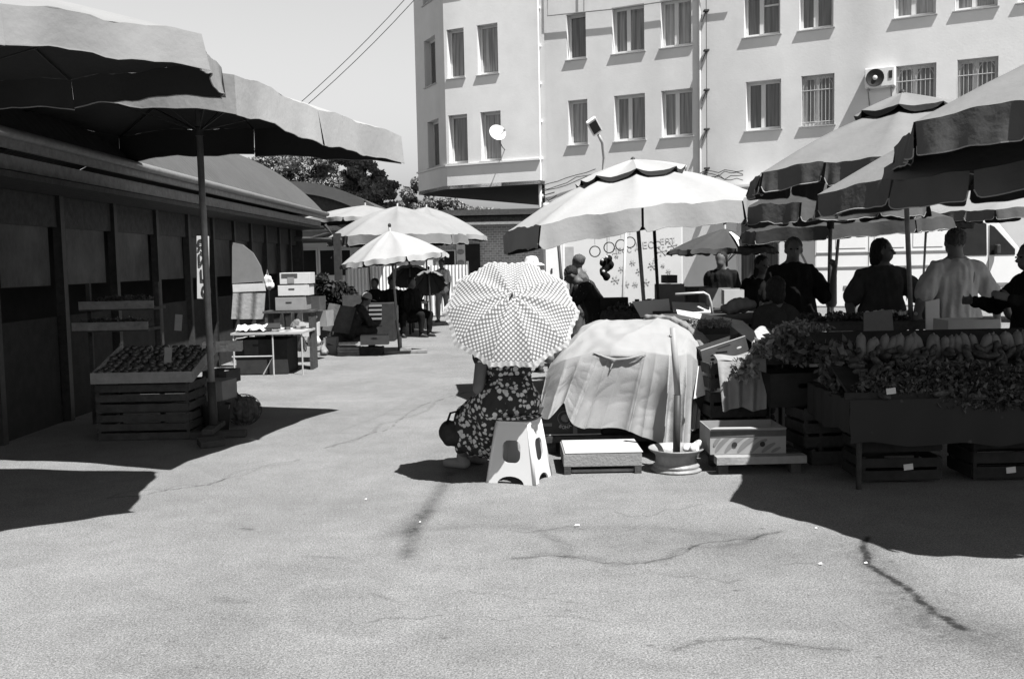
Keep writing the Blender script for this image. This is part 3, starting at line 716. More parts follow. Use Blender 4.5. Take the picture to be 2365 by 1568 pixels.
# ------------------------------------------------------------------ parasols
def ring(C, Rr, n, rot=0, tx=0, ty=0):
    out = []
    for i in range(n):
        a = rot+2*pi*i/n; x = Rr*cos(a); y = Rr*sin(a); out.append(Vector((C[0]+x, C[1]+y, C[2]+x*tx+y*ty)))
    return out
piping = mat('piping', .40, .9)
def parasol(label, rim, apex, foot, mtop, mval, group, drop=.2, flaps=1, bulge=.06, cap=0.0, mcap=None, pole_r=.022, mpole=None, struts=True, name='market_parasol', rnd=1, poletop=None):
    apex = Vector(apex); foot = Vector(foot); n = len(rim); mpole = mpole or steel
    t = thing(name, label, 'parasol', tuple(foot), group)
    cen = sum(rim, Vector())/n
    def prof(i, u, s):
        a, b = rim[i], rim[(i+1) % n]; p = a.lerp(b, u)
        inw = (cen-p); inw.z = 0; inw = inw.normalized() if inw.length > 0 else inw
        edge = sin(pi*u); L = (b-a).length
        p = p + inw*L*.035*edge + Vector((0, 0, L*.02*edge))
        q = apex.lerp(p, s)
        q.z += bulge*sin(pi*s)*(1-.55*edge) + 0.018*sin(9*u+5*s+i)*s*edge + .006*sin(31*u+i)*edge*s*s
        return q
    mb = MB(); K, S = 10, 8
    tipv = mb.bm.verts.new(apex)
    s0 = 0.0
    for i in range(n):
        rows = []
        for j in range(1, S+1): rows.append([mb.bm.verts.new(prof(i, k/K, j/S)) for k in range(K+1)])
        for k in range(K): mb.bm.faces.new((tipv, rows[0][k], rows[0][k+1]))
        for j in range(S-1):
            for k in range(K): mb.bm.faces.new((rows[j][k], rows[j+1][k], rows[j+1][k+1], rows[j][k+1]))
    bmesh.ops.remove_doubles(mb.bm, verts=mb.bm.verts, dist=.002)
    for f_ in mb.bm.faces:
        f_.normal_update()
        if f_.normal.z < 0: f_.normal_flip()
    cn = mb.build('canopy', mtop, t, True, fixn=False)
    vb = MB(); pp_ = []
    for i in range(n):
        for f in range(flaps):
            u0_, u1_ = f/flaps, (f+1)/flaps; ph = random.uniform(0, 6)
            def FP(u, v, i=i, u0_=u0_, u1_=u1_, ph=ph):
                Lf = (rim[i]-rim[(i+1) % n]).length*(u1_-u0_)
                uq = .5-.5*cos(pi*u); uq = .5*(uq+u)
                e = min(.3, .055/Lf); ed = min(uq, 1-uq)
                sh = 1.0 if (ed >= e or not rnd) else sqrt(max(0., 1-((e-ed)/e)**2))
                g_ = min(.15, .012/Lf)*rnd; w_ = u0_+(u1_-u0_)*(g_+(1-2*g_)*uq); p = prof(i, w_, 1.0)
                o = (p-cen); o.z = 0; o.normalize()
                wig = (.022*sin(5*u+ph)+.014*sin(13*u+ph*2)+.006*sin(27*u+ph))*v
                dz = drop*(1-.055/max(drop, .1)*(1-sh))*v*(1+.05*sin(3*u+ph))
                return p + Vector((0, 0, -dz)) + o*(.02*v+wig) + Vector((0, 0, .002))
            vb.grid(FP, 22, 4)
            if drop > .12: pp_.append([FP(k/22, 1.0) for k in range(23)])
    for f_ in vb.bm.faces:
        f_.normal_update(); c_ = f_.calc_center_median()-cen; c_.z = 0
        if f_.normal.dot(c_) < 0: f_.normal_flip()
    vb.build('valance', mval, cn, True, fixn=False)
    if pp_:
        pg = MB()
        for q_ in pp_: pg.tube(q_, .0045, 4)
        pg.build('piping', piping, cn)
    if cap > 0:
        cb_ = MB(); lift = .085
        for i in range(n):
            cb_.grid(lambda u, v, i=i: (apex+Vector((0, 0, lift+.02)) if v == 0 else prof(i, u, cap*v)+Vector((0, 0, lift*(1-.2*v)+ .02*(1-v)))), 6, 4)
        for f_ in cb_.bm.faces:
            f_.normal_update()
            if f_.normal.z < 0: f_.normal_flip()
        cp = cb_.build('vent_cap', mcap or mtop, t, True, fixn=False)
        cs = MB()
        for i in range(n):
            cs.grid(lambda u, v, i=i: prof(i, u, cap)+Vector((0, 0, lift*.8-.045*v*(sin(pi*u)**.5+.1))), 8, 1)
        cs.build('cap_trim', mval, cp)
    # ribs
    hub = apex+Vector((0, 0, -.05))
    for i in range(n):
        rb = MB().tube([hub]+[prof(i, 0, s_)+Vector((0, 0, -.018)) for s_ in (.25, .5, .75, .98)], .008, 5)
        rb.build('rib', steel_dark, t)
    if struts:
        hb = apex.lerp(Vector((foot.x, foot.y, apex.z-.75)), .9) if poletop is None else apex+(foot-apex).normalized()*.6
        hb = apex+(foot-apex).normalized()*.55
        st = MB()
        for i in range(n): st.tube([hb, prof(i, 0, .5)+Vector((0, 0, -.02))], .006, 4)
        st.build('struts', steel_dark, t)
        MB().lathe(hb-Vector((0, 0, .04)), [(.001, 0), (.04, 0), (.04, .08), (.001, .08)], 12).build('hub', steel_dark, t)
    MB().tube([foot, apex+Vector((0, 0, .06))], pole_r, 12).build('pole', mpole, t, True)
    MB().ell(apex+Vector((0, 0, .09)), (.03, .03, .04), None, 2).build('finial', steel_dark, t, True)
    return t
GP = 'market parasols over the stalls'
# main white square parasol
NL, NM, NR = P(1247, 521, 9.9), P(1484, 480, 9.8), P(1716, 464, 10.1)
FL, FR = P(1161, 545, 12.1), P(1742, 449, 12.3)
rim = [NL, NM, NR, (NR+FR)/2+V(.1, 0, .02), FR, (FL+FR)/2+V(0, .15, .02), FL, (NL+FL)/2+V(-.12, 0, 0)]
ap = P(1462, 390, 11.1)
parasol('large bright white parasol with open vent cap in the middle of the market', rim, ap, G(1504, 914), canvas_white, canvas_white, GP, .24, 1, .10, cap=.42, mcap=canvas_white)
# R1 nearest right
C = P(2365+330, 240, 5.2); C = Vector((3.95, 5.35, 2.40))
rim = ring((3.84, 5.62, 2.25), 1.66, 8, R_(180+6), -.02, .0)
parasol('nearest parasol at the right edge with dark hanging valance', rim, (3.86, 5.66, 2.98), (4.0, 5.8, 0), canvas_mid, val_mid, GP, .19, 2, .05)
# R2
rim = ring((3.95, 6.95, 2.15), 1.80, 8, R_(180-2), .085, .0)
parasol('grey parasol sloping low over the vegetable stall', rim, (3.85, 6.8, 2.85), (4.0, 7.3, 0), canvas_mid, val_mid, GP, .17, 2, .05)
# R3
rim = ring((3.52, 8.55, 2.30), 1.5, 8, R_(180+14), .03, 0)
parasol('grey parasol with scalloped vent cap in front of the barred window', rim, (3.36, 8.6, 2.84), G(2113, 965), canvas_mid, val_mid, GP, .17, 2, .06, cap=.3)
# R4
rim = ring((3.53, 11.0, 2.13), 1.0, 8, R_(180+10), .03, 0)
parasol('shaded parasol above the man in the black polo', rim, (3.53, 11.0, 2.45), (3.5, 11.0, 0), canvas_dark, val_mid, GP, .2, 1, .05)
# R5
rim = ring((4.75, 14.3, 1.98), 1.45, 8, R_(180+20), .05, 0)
parasol('low wide dark parasol behind the shaded one', rim, (4.75, 14.3, 2.45), (4.55, 14.3, 0), canvas_dark, canvas_dark, GP, .18, 1, .05)  # canopy and valance coloured dark to stand for the shaded underside
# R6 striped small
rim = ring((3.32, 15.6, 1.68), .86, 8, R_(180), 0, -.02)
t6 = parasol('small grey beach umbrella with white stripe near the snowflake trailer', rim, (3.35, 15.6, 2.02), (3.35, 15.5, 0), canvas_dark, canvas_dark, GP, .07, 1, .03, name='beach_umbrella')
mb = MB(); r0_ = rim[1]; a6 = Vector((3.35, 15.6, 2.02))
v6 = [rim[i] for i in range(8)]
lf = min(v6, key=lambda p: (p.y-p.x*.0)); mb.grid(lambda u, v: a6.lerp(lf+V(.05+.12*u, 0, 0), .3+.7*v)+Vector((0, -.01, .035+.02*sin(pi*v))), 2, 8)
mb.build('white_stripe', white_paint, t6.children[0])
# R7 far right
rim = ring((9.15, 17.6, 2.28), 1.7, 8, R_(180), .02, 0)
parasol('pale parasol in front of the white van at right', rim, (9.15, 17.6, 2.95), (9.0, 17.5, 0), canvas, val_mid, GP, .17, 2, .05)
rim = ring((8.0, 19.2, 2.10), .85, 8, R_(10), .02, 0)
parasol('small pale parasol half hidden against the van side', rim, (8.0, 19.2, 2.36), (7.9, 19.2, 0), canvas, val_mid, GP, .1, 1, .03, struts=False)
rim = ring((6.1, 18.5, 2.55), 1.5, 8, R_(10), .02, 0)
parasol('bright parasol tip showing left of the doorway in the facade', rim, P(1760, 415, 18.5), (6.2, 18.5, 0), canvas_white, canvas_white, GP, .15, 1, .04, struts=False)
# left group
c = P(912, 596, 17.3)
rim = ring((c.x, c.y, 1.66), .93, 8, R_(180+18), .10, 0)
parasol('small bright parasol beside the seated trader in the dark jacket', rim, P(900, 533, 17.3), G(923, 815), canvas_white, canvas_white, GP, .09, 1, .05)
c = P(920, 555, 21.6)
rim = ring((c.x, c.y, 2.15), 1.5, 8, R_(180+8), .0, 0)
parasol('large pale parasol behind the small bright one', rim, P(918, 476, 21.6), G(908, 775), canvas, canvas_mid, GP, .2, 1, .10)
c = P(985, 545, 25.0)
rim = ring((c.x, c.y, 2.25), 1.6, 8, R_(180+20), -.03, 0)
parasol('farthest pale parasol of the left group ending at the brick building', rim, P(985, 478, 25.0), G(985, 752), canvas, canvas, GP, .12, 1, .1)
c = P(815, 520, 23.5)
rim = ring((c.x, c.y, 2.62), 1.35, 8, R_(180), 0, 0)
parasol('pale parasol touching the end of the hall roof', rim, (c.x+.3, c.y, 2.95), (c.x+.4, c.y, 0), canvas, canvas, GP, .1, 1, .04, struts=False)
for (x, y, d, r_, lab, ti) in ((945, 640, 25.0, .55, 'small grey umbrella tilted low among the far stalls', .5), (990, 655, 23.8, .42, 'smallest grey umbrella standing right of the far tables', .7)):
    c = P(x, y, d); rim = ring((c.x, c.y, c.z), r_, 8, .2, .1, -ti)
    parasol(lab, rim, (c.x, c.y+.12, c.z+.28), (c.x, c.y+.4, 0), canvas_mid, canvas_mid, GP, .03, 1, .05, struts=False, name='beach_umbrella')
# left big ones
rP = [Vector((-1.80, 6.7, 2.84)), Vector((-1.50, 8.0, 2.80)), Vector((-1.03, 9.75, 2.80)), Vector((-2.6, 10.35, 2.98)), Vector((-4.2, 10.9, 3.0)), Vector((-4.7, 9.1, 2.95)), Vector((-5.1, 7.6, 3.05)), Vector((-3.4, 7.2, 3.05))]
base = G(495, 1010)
par2 = parasol('large parasol with shade-dark coloured underside spreading over the tomato stall', rP, (base.x-.02, base.y, 3.36), tuple(base), canvas_white, canvas_white, GP, .27, 1, .0, pole_r=.03, mpole=steel, rnd=0)
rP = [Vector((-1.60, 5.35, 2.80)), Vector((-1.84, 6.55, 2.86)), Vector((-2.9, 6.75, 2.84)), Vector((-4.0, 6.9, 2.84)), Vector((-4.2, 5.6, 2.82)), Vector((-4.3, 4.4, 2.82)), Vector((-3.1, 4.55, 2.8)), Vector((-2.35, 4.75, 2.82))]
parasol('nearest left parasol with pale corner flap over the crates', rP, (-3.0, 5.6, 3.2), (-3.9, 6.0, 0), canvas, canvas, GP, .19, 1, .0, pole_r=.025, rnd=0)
# parasol foot: wooden cross
cr = thing('parasol_foot', 'low wooden cross foot holding the left parasol pole', 'parasol foot', (base.x, base.y, 0))
MB().box((base.x, base.y-.02, .035), (.60, .10, .06), R_(4), .006).build('beam', wood_dark, cr)
MB().box((base.x, base.y, .095), (.10, .55, .05), R_(4), .006).build('beam', wood_dark, cr)
MB().tube([(base.x, base.y, .0), (base.x-.005, base.y, .52)], .04, 12).build('sleeve', steel_dark, cr, True)
q = G(488, 1032)
tag(MB().box((q.x, q.y, .045), (.22, .12, .06), Matrix.Rotation(R_(35), 3, 'Z') @ Matrix.Rotation(R_(14), 3, 'X'), .006).build('brick', wood_dark, None, base=(q.x, q.y, 0)), 'loose brick lying in front of the left parasol foot', 'brick')
q = G(925, 816)
tag(MB().box((q.x+.1, q.y-.03, .03), (.75, .16, .05), R_(6), .005).box((q.x+.1, q.y-.08, .08), (.2, .2, .05), R_(6), .005).tube([(q.x, q.y, 0), (q.x, q.y, .3)], .03, 8).build('parasol_foot', wood, None, base=(q.x, q.y, 0)), 'pale plank foot under the small bright parasol', 'parasol foot')

# ------------------------------------------------------------------ people
def hand(mb, wr, d, nrm, curl=.5, side=1, s=1.0):
    d = d.normalized(); nrm = (nrm-d*nrm.dot(d)).normalized(); lat = d.cross(nrm).normalized()*side
    for o in (-.024, -.008, .008, .024): mb.cap(wr+lat*o*.6*s, .014*s, wr+d*.085*s+lat*o*s, .0125*s, 8, 3)
    for i, (o, L) in enumerate(((-.030, .060), (-.010, .074), (.011, .068), (.030, .054))):
        b = wr+d*.088*s+lat*o*s
        a = curl*(1+.12*i); d1 = d*cos(a*.8)+nrm*sin(a*.8); d2 = d*cos(a*2)+nrm*sin(a*2)
        m_ = b+d1*L*.52*s; e = m_+d2*L*.5*s
        mb.cap(b, .0095*s, m_, .0088*s, 8, 3).cap(m_, .0088*s, e, .0078*s, 8, 3)
    tb = wr+d*.03*s-lat*.022*s; t1_ = tb+(d*.55-lat*.6+nrm*.35)*.05*s; t2_ = t1_+(d*.8-lat*.1+nrm*.4)*.032*s
    mb.cap(tb, .013*s, t1_, .011*s, 8, 3).cap(t1_, .011*s, t2_, .009*s, 8, 3)

def person(label, pos, h=1.7, rz=0.0, pose='stand', top=None, bottom=None, skirt=None, hair=hair_dark, sk=skin_dark, bend=0.0, seat=.48, stout=1.0, arms=None, hat=None,
           sleeve='short', headturn=0.0, headnod=0.0, hairlen='short', vox=.012, stride=0.0, group=None, legs=None, name='person', detail=True, shoes=black_card):
    """local frame: +y is where the person faces"""
    k = h/1.7
    J = {}
    pel = Vector((0, 0, .93*k if pose == 'stand' else seat+.10))
    B = Matrix.Rotation(-bend, 3, 'X')
    def U(x, y, z): return pel+B @ Vector((x*k, y*k, z*k))
    chest = U(0, .01, .36); neck = U(0, -.01, .50); head = U(0, .015, .50)+B @ Vector((0, .01, .145*k))
    if headnod: head = neck+Matrix.Rotation(-headnod, 3, 'X') @ (head-neck)
    sh = {s: U(.155*s*min(stout, 1.15), -.01, .415) for s in (-1, 1)}
    el, wrj = {}, {}
    for s in (-1, 1):
        a = (arms or {}).get(s)
        if a: el[s] = pel+Vector(a[0])*k; wrj[s] = pel+Vector(a[1])*k
        else:
            el[s] = sh[s]+Vector((.05*s, -.02, -.28))*k; wrj[s] = el[s]+Vector((.0*s, .06, -.245))*k
    hip = {s: pel+Vector((.095*s*k, 0, -.03*k)) for s in (-1, 1)}
    kn, an = {}, {}
    for s in (-1, 1):
        if legs: kn[s] = Vector(legs[s][0]); an[s] = Vector(legs[s][1])
        elif pose == 'stand': kn[s] = Vector((.10*s*k, .02+stride*s*.5, .48*k)); an[s] = Vector((.10*s*k, -.02+stride*s, .09*k))
        else: kn[s] = Vector((.13*s*k, .43*k, seat+.06)); an[s] = Vector((.12*s*k, .40*k, .09*k))
    t = thing(name, label, 'person', (0, 0, 0), group)
    st = stout
    mb = MB()
    # head
    hr = .078*k*1.12
    hm_ = Matrix.Rotation(headturn, 3, 'Z') @ Matrix.Rotation(-(bend*.6+headnod), 3, 'X')
    def HD(x, y, z): return head+hm_ @ Vector((x*k, y*k, z*k))
    mb.ell(HD(0, -.012, .02), (hr*.92, hr*1.08, hr*1.12), hm_).ell(HD(0, .028, -.045), (hr*.66, hr*.72, hr*.72), hm_)
    if detail:
        mb.cap(HD(0, .092, .005), .008*k, HD(0, .110, -.022), .014*k, 8, 3)
        for s in (-1, 1):
            mb.ell(HD(.082*s, -.005, -.01), (.012*k, .022*k, .034*k), hm_, 2)
            mb.cap(HD(.018*s, .082, .022), .010*k, HD(.048*s, .072, .022), .009*k, 6, 3)
        mb.cap(HD(-.02, .083, -.058), .008*k, HD(.02, .083, -.058), .008*k, 6, 3)
    mb.cap(neck-Vector((0, 0, .04*k)), .062*k*min(st, 1.2), neck.lerp(head, .6), .054*k*min(st, 1.15))
    # torso
    w = .085*k*st
    for s in (-1, 1):
        mb.cap(U(.065*s*st, 0, .02), .115*k*st, U(.055*s, .005, .20), .10*k*st).cap(U(.055*s, .005, .20), .10*k*st, U(.085*s, 0, .36), .098*k*st)
        mb.cap(U(.04*s, -.01, .45), .055*k, sh[s], .056*k).cap(U(.02*s, -.01, .51), .045*k, sh[s], .05*k)
        mb.cap(sh[s], .052*k*st, el[s], .040*k*st).cap(el[s], .039*k*st, wrj[s], .026*k)
        mb.cap(hip[s], .098*k*st, kn[s], .060*k).cap(kn[s], .058*k, an[s], .036*k)
        ft = an[s]+Vector((0, .13*k, -.05*k)); mb.cap(an[s]+Vector((0, -.02, -.045*k)), .035*k, ft, .030*k)
        if detail:
            dd = (wrj[s]-el[s]); nn = Vector((-s, 0.3, 0)) if abs(dd.normalized().x) < .8 else Vector((0, 0, -1))
            hand(mb, wrj[s], dd, nn, .45 if not arms or len((arms or {}).get(s, ())) < 3 else arms[s][2], -s, k)
        else: mb.cap(wrj[s], .026*k, wrj[s]+(wrj[s]-el[s]).normalized()*.1*k, .02*k)
    mb.cap(U(0, -.015, .05), .10*k*st, U(0, -.012, .36), .085*k*st)
    body = mb.voxel('body', sk, t, vox if detail else .016, 3)
    if detail:
        for s in (-1, 1):
            MB().ell(HD(.032*s, .088, .006), (.011*k, .008*k, .008*k), hm_, 2).build('eye', cloth_black, t, True)
    # hair
    hb = MB(); hb.ell(HD(0, -.026, .036), (hr*1.02, hr*1.08, hr*1.08), hm_)
    if hairlen == 'long':
        hb.cap(HD(0, -.05, 0), .075*k, HD(0, -.075, -.17), .06*k)
        for s in (-1, 1): hb.cap(HD(.06*s, -.02, .0), .035*k, HD(.07*s, -.03, -.14), .03*k)
    if hairlen == 'bun': hb.ell(HD(0, -.09, .06), (.045*k,)*3, None, 2)
    if hairlen == 'bob':
        hb.cap(HD(0, -.05, 0), .078*k, HD(0, -.06, -.08), .07*k)
        for s in (-1, 1): hb.cap(HD(.065*s, -.015, .02), .035*k, HD(.068*s, -.02, -.07), .03*k)
    hb.voxel('hair', hair, t, .009 if detail else .014, 2, .008, .015)
    if hat == 'sun':
        M4 = hm_.to_4x4(); MB().lathe(HD(0, -.01, .045), [(.20*k, -.03), (.15*k, 0), (.105*k, .012), (.10*k, .06), (.07*k, .095), (.001, .105)], 28, M4).build('sun_hat', cloth_white, t, True)
    if hat == 'cap':
        M4 = hm_.to_4x4(); MB().lathe(HD(0, -.012, .03), [(.104*k, 0), (.102*k, .04), (.08*k, .085), (.04*k, .11), (.001, .115)], 24, M4).ell(HD(0, .12, .035), (.075*k, .075*k, .008*k), hm_, 2).build('cap', cloth_grey, t, True)
    # clothes
    e = .016*k
    if top:
        tb = MB()
        for s in (-1, 1):
            tb.cap(U(.075*s*st, 0, -.05), .138*k*st, U(.058*s, .005, .20), .112*k*st).cap(U(.058*s, .005, .20), .112*k*st, U(.085*s, 0, .37), .108*k*st)
            tb.cap(U(.035*s, -.01, .44), .062*k+e*.4, sh[s], .056*k+e).cap(U(.045*s, -.015, .475), .047*k+e*.5, sh[s], .052*k+e)
            ee = sh[s].lerp(el[s], .72) if sleeve == 'short' else el[s]
            tb.cap(sh[s], .056*k*st+e, ee, (.064*k*st+e) if sleeve == 'short' else .042*k*st+e)
            if sleeve == 'long': tb.cap(el[s], .042*k*st+e, el[s].lerp(wrj[s], .92), .030*k+e)
        tb.cap(U(0, -.01, .0), .135*k*st, U(0, -.005, .38), .125*k*st)
        tb.voxel('shirt', top, t, vox, 4, .019, .05)
    if bottom:
        tb = MB()
        for s in (-1, 1):
            tb.cap(hip[s]+Vector((0, 0, .06)), .112*k*st, hip[s], .112*k*st).cap(hip[s], .110*k*st, kn[s], .072*k+e*.3).cap(kn[s], .072*k+e*.3, an[s]+Vector((0, 0, .02)), .056*k)
        tb.voxel('trousers', bottom, t, vox, 4, .012, .06)
    if skirt:
        tb = MB()
        for s in (-1, 1):
            tb.cap(hip[s]+Vector((0, 0, .07)), .115*k*st, hip[s], .135*k*st).cap(hip[s], .135*k*st, kn[s], .11*k).cap(kn[s], .11*k, kn[s].lerp(an[s], .55), .10*k)
        tb.cap(pel, .12*k*st, (kn[-1]+kn[1])/2, .12*k).cap((kn[-1]+kn[1])/2, .12*k, (kn[-1]+kn[1])/2-Vector((0, 0, .2*k)), .11*k)
        tb.voxel('skirt', skirt, t, vox, 4, .016, .05)
    for s in (-1, 1):
        MB().cap(an[s]+Vector((0, -.025*k, -.052*k)), .040*k, an[s]+Vector((0, .14*k, -.06*k)), .034*k).box(an[s]+Vector((0, .055*k, -.082*k)), (.075*k, .25*k, .02)).build('shoe', shoes, t, True)
    t.location = (pos[0], pos[1], 0); t.rotation_euler[2] = rz
    return t

floral_dark = dotted('dark_dotted_dress', .015, .16, 26, .22, .9, rvar=.5)
man_polo = person('heavy man in black polo shirt raising one hand to hold a parasol pole', (2.98, 10.55), 1.77, R_(180+10), top=cloth_black, bottom=cloth_black, stout=1.28, hair=hair_grey, headturn=R_(-22),
       arms={-1: ((-.37, .12, .10), (-.33, .24, .44), 1.2), 1: ((.33, .05, .1), (.22, .22, -.02))})
person('woman in dark t-shirt looking aside behind the produce table', (3.63, 9.75), 1.73, R_(180), top=mat('charcoal_shirt', .05, .9, .2, 10, .3, 20), bottom=cloth_dark, stout=1.2, hairlen='bob', headturn=R_(55),
       arms={-1: ((-.36, .06, .16), (-.30, .30, .0)), 1: ((.33, .05, .14), (.36, .26, -.06))})
person('man in pale grey t-shirt walking away with hands at his sides', (4.10, 9.2), 1.80, R_(6), top=mat('grey_marl_shirt', .62, .9, .1, 10, .4, 20), bottom=mat('dark_jeans', .045, .9, .3, 10, .4, 20), stout=1.15, hair=hair_grey, stride=.16, sk=skin,
       arms={-1: ((-.33, -.03, .14), (-.37, .02, -.10)), 1: ((.34, -.05, .15), (.42, .02, -.10))})
person('dark silhouetted person at the right edge reaching over the vegetables', (4.12, 7.75), 1.66, R_(95), top=cloth_black, bottom=cloth_black, stout=1.35, sleeve='long', bend=.12, detail=True,
       arms={-1: ((-.25, .20, .26), (-.22, .38, .32)), 1: ((.28, .20, .24), (.24, .42, .28))})
person('long haired woman in black standing behind the seated trader', (2.86, 11.6), 1.60, R_(200), top=cloth_black, bottom=cloth_black, hairlen='long', bend=.15)
person('seated trader seen from behind in a dark shirt', (2.42, 9.1), 1.62, R_(10), pose='sit', seat=.56, top=mat('slate_shirt', .055, .9, .2, 10, .3, 20), bottom=cloth_dark, hairlen='bob')
person('person in black under the striped beach umbrella', (3.0, 14.2), 1.66, R_(150), top=cloth_black, bottom=cloth_black, sleeve='long', detail=False, stout=1.2)
person('woman in dark dotted dress bending forward over her goods', (1.12, 12.8), 1.62, R_(96), top=floral_dark, skirt=floral_dark, bend=.55, stout=1.25, hairlen='short', sleeve='long', headnod=.15,
       arms={-1: ((-.25, .40, .12), (-.20, .62, -.04)), 1: ((.25, .42, .12), (.20, .64, -.04))})
person('grey haired woman standing behind the bending woman in the dotted dress', (1.0, 14.6), 1.66, R_(60), top=mat('brown_blouse', .12, .9, .3, 20), bottom=cloth_mid, hair=hair_grey, hairlen='bun', detail=False)
person('person in a white sun hat behind the dotted umbrella', (.30, 14.0), 1.62, R_(20), top=cloth_white, bottom=cloth_grey, hat='sun', detail=False)
person('woman walking far off past the brick building in a striped top', (-1.83, 26.6), 1.66, R_(160), top=cloth_white, bottom=cloth_grey, sk=skin_dark, detail=False, stride=.12)
person('seated trader in a pale cap and dark jacket beside the low crates', (-2.95, 18.2), 1.6, R_(-72), pose='sit', seat=.30, top=cloth_dark, bottom=cloth_dark, hat='cap', sleeve='long', bend=.5, stout=1.2, detail=False, arms={-1: ((-.22, .35, .10), (-.15, .50, .06)), 1: ((.22, .35, .10), (.15, .50, .06))})
for x, y, lab, rz in ((866, 660, 'seated dark figure nearest the small bright parasol pole', 160), (905, 652, 'taller dark seated figure behind the parasol pole', 200), (950, 668, 'rightmost dark seated figure at the far tables', 230)):
    p_ = P(x, y, 21.5); person(lab, (p_.x, p_.y), 1.66, R_(rz), pose='sit', seat=.42, top=cloth_black, bottom=cloth_black, sleeve='long', stout=1.35, detail=False)

# ------------------------------------------------------------------ main figure: seated woman, stool, umbrella
flower = dotted('floral_dress', .025, .46, 25, .50, .75, rvar=.20, soft=.05)
def W3(x, y, d): return P(x, y, d)
wm = thing('person', 'woman in dark floral dress seated on the white stool with her back to us', 'person', (0.02, 7.2, 0))
Jp = dict(pel=V(-.025, 7.17, .57), neck=V(-.03, 7.28, 1.17))
mb = MB()
pel = Jp['pel']; upv = (Jp['neck']-pel).normalized(); rt = V(.985, .17, 0)
fw = V(-.80, .60, 0)
hipL, hipR = pel-rt*.11, pel+rt*.10
kL, kR = V(-.33, 7.45, .39), V(-.16, 7.58, .44); aL, aR = V(-.40, 7.55, .09), V(-.27, 7.72, .09)
shL, shR = pel+upv*.50-rt*.17, pel+upv*.50+rt*.17
elL, wrL = V(-.25, 7.12, .67), V(-.15, 7.36, .86)
elR, wrR = V(.27, 7.34, .86), V(.06, 7.50, .95)
hd = pel+upv*.66+V(-.03, .05, 0)+V(0, 0, .03)
mb.ell(hd, (.088, .098, .105)).ell(hd+V(-.03, .03, -.05), (.06, .06, .06)).cap(hd+V(-.075, .07, -.0), .008, hd+V(-.09, .085, -.025), .013, 8, 3)
mb.cap(pel+upv*.55, .055, hd, .05)
for h_, k_, a_ in ((hipL, kL, aL), (hipR, kR, aR)):
    mb.cap(h_, .11, k_, .065).cap(k_, .06, a_, .038); f_ = a_+(V(-.75, .45, 0)).normalized()*.13+V(0, 0, -.05); mb.cap(a_+V(.02, -.01, -.045), .036, f_, .028)
for s_ in (-1, 1):
    mb.cap(pel+rt*.06*s_, .11, pel+upv*.17+rt*.045*s_, .072).cap(pel+upv*.17+rt*.045*s_, .072, pel+upv*.42+rt*.065*s_, .080)
for s_, e_, w_ in ((shL, elL, wrL), (shR, elR, wrR)):
    mb.cap(pel+upv*.48, .06, s_, .058).cap(s_, .052, e_, .043).cap(e_, .042, w_, .028)
hand(mb, wrL, (wrL-elL), V(.6, 0, .5), 1.2, 1); hand(mb, wrR, (wrR-elR), V(-.3, .2, .6), 1.2, -1)
mb.voxel('body', skin, wm, .009, 3)
mb = MB().ell(hd+V(.01, -.015, .02), (.098, .104, .108)).ell(hd+V(.03, -.1, .03), (.05, .05, .05)); mb.voxel('hair', hair_grey, wm, .008, 2, .008, .015)
for s_ in (-1, 1): MB().ell(hd+V(-.06+.03*s_, .078+.02*s_, .008), (.010, .010, .008), None, 2).build('eye', cloth_black, wm, True)
mb = MB()
for s_ in (-1, 1):
    mb.cap(pel+rt*.085*s_+V(0, 0, -.02), .135, pel+upv*.04+rt*.08*s_, .130).cap(pel+upv*.04+rt*.075*s_, .125, pel+upv*.17+rt*.058*s_, .092)
    mb.cap(pel+upv*.19+rt*.060*s_, .096, pel+upv*.30+rt*.07*s_, .118).cap(pel+upv*.33+rt*.07*s_, .118, pel+upv*.44+rt*.08*s_, .108)
    mb.cap(pel+upv*.47+rt*.04*s_, .062, pel+upv*.49+rt*.15*s_, .066)
mb.cap(shL, .072, shL.lerp(elL, .45), .066).cap(shR, .072, shR.lerp(elR, .45), .066)
mb.cap(pel+upv*.40-rt*.09+V(0, -.01, 0), .095, pel+upv*.40+rt*.09+V(0, -.01, 0), .095).cap(pel+upv*.47-rt*.07, .075, pel+upv*.47+rt*.07, .075).cap(pel+upv*.1, .10, pel+upv*.2, .090).cap(pel+upv*.2+V(0, -.01, 0), .090, pel+upv*.45+V(0, -.02, 0), .100)
mb.voxel('bodice', flower, wm, .009, 4, .010, .035)
mb = MB()
mb.cap(hipL, .135, kL, .12).cap(hipR, .13, kR, .115).cap(pel, .14, (kL+kR)/2, .12)
hm1, hm2, hm3 = V(-.36, 7.42, .24), V(-.24, 7.66, .24), V(-.18, 7.34, .22)
mb.cap(kL, .12, hm1, .105).cap(kR, .12, hm2, .10).cap(kL.lerp(kR, .5), .13, hm1.lerp(hm2, .5), .12)
mb.cap(pel+V(-.13, -.04, -.03), .115, hm3, .105).cap(hm3, .105, hm1, .105).cap(hm3, .1, hm2, .1)
mb.cap(kL+V(.05, -.05, .0), .12, hm3+V(-.05, 0, .05), .11)
mb.voxel('skirt', flower, wm, .010, 4, .022, .05)
bl = MB(); c_ = pel+upv*.178
bl.tube([c_+rt*(.156*cos(a))+Vector((-rt.y, rt.x, 0))*(.100*sin(a))+V(0, 0, .006*sin(3*a)) for a in np.linspace(0, 2*pi, 40, endpoint=False)], .010, 8, True)
bl.build('belt', cloth_dark, wm, True)
MB().ell(V(-.0, 7.17, .462), (.21, .17, .022), None, 3).build('seat_cushion', flower, wm, True)
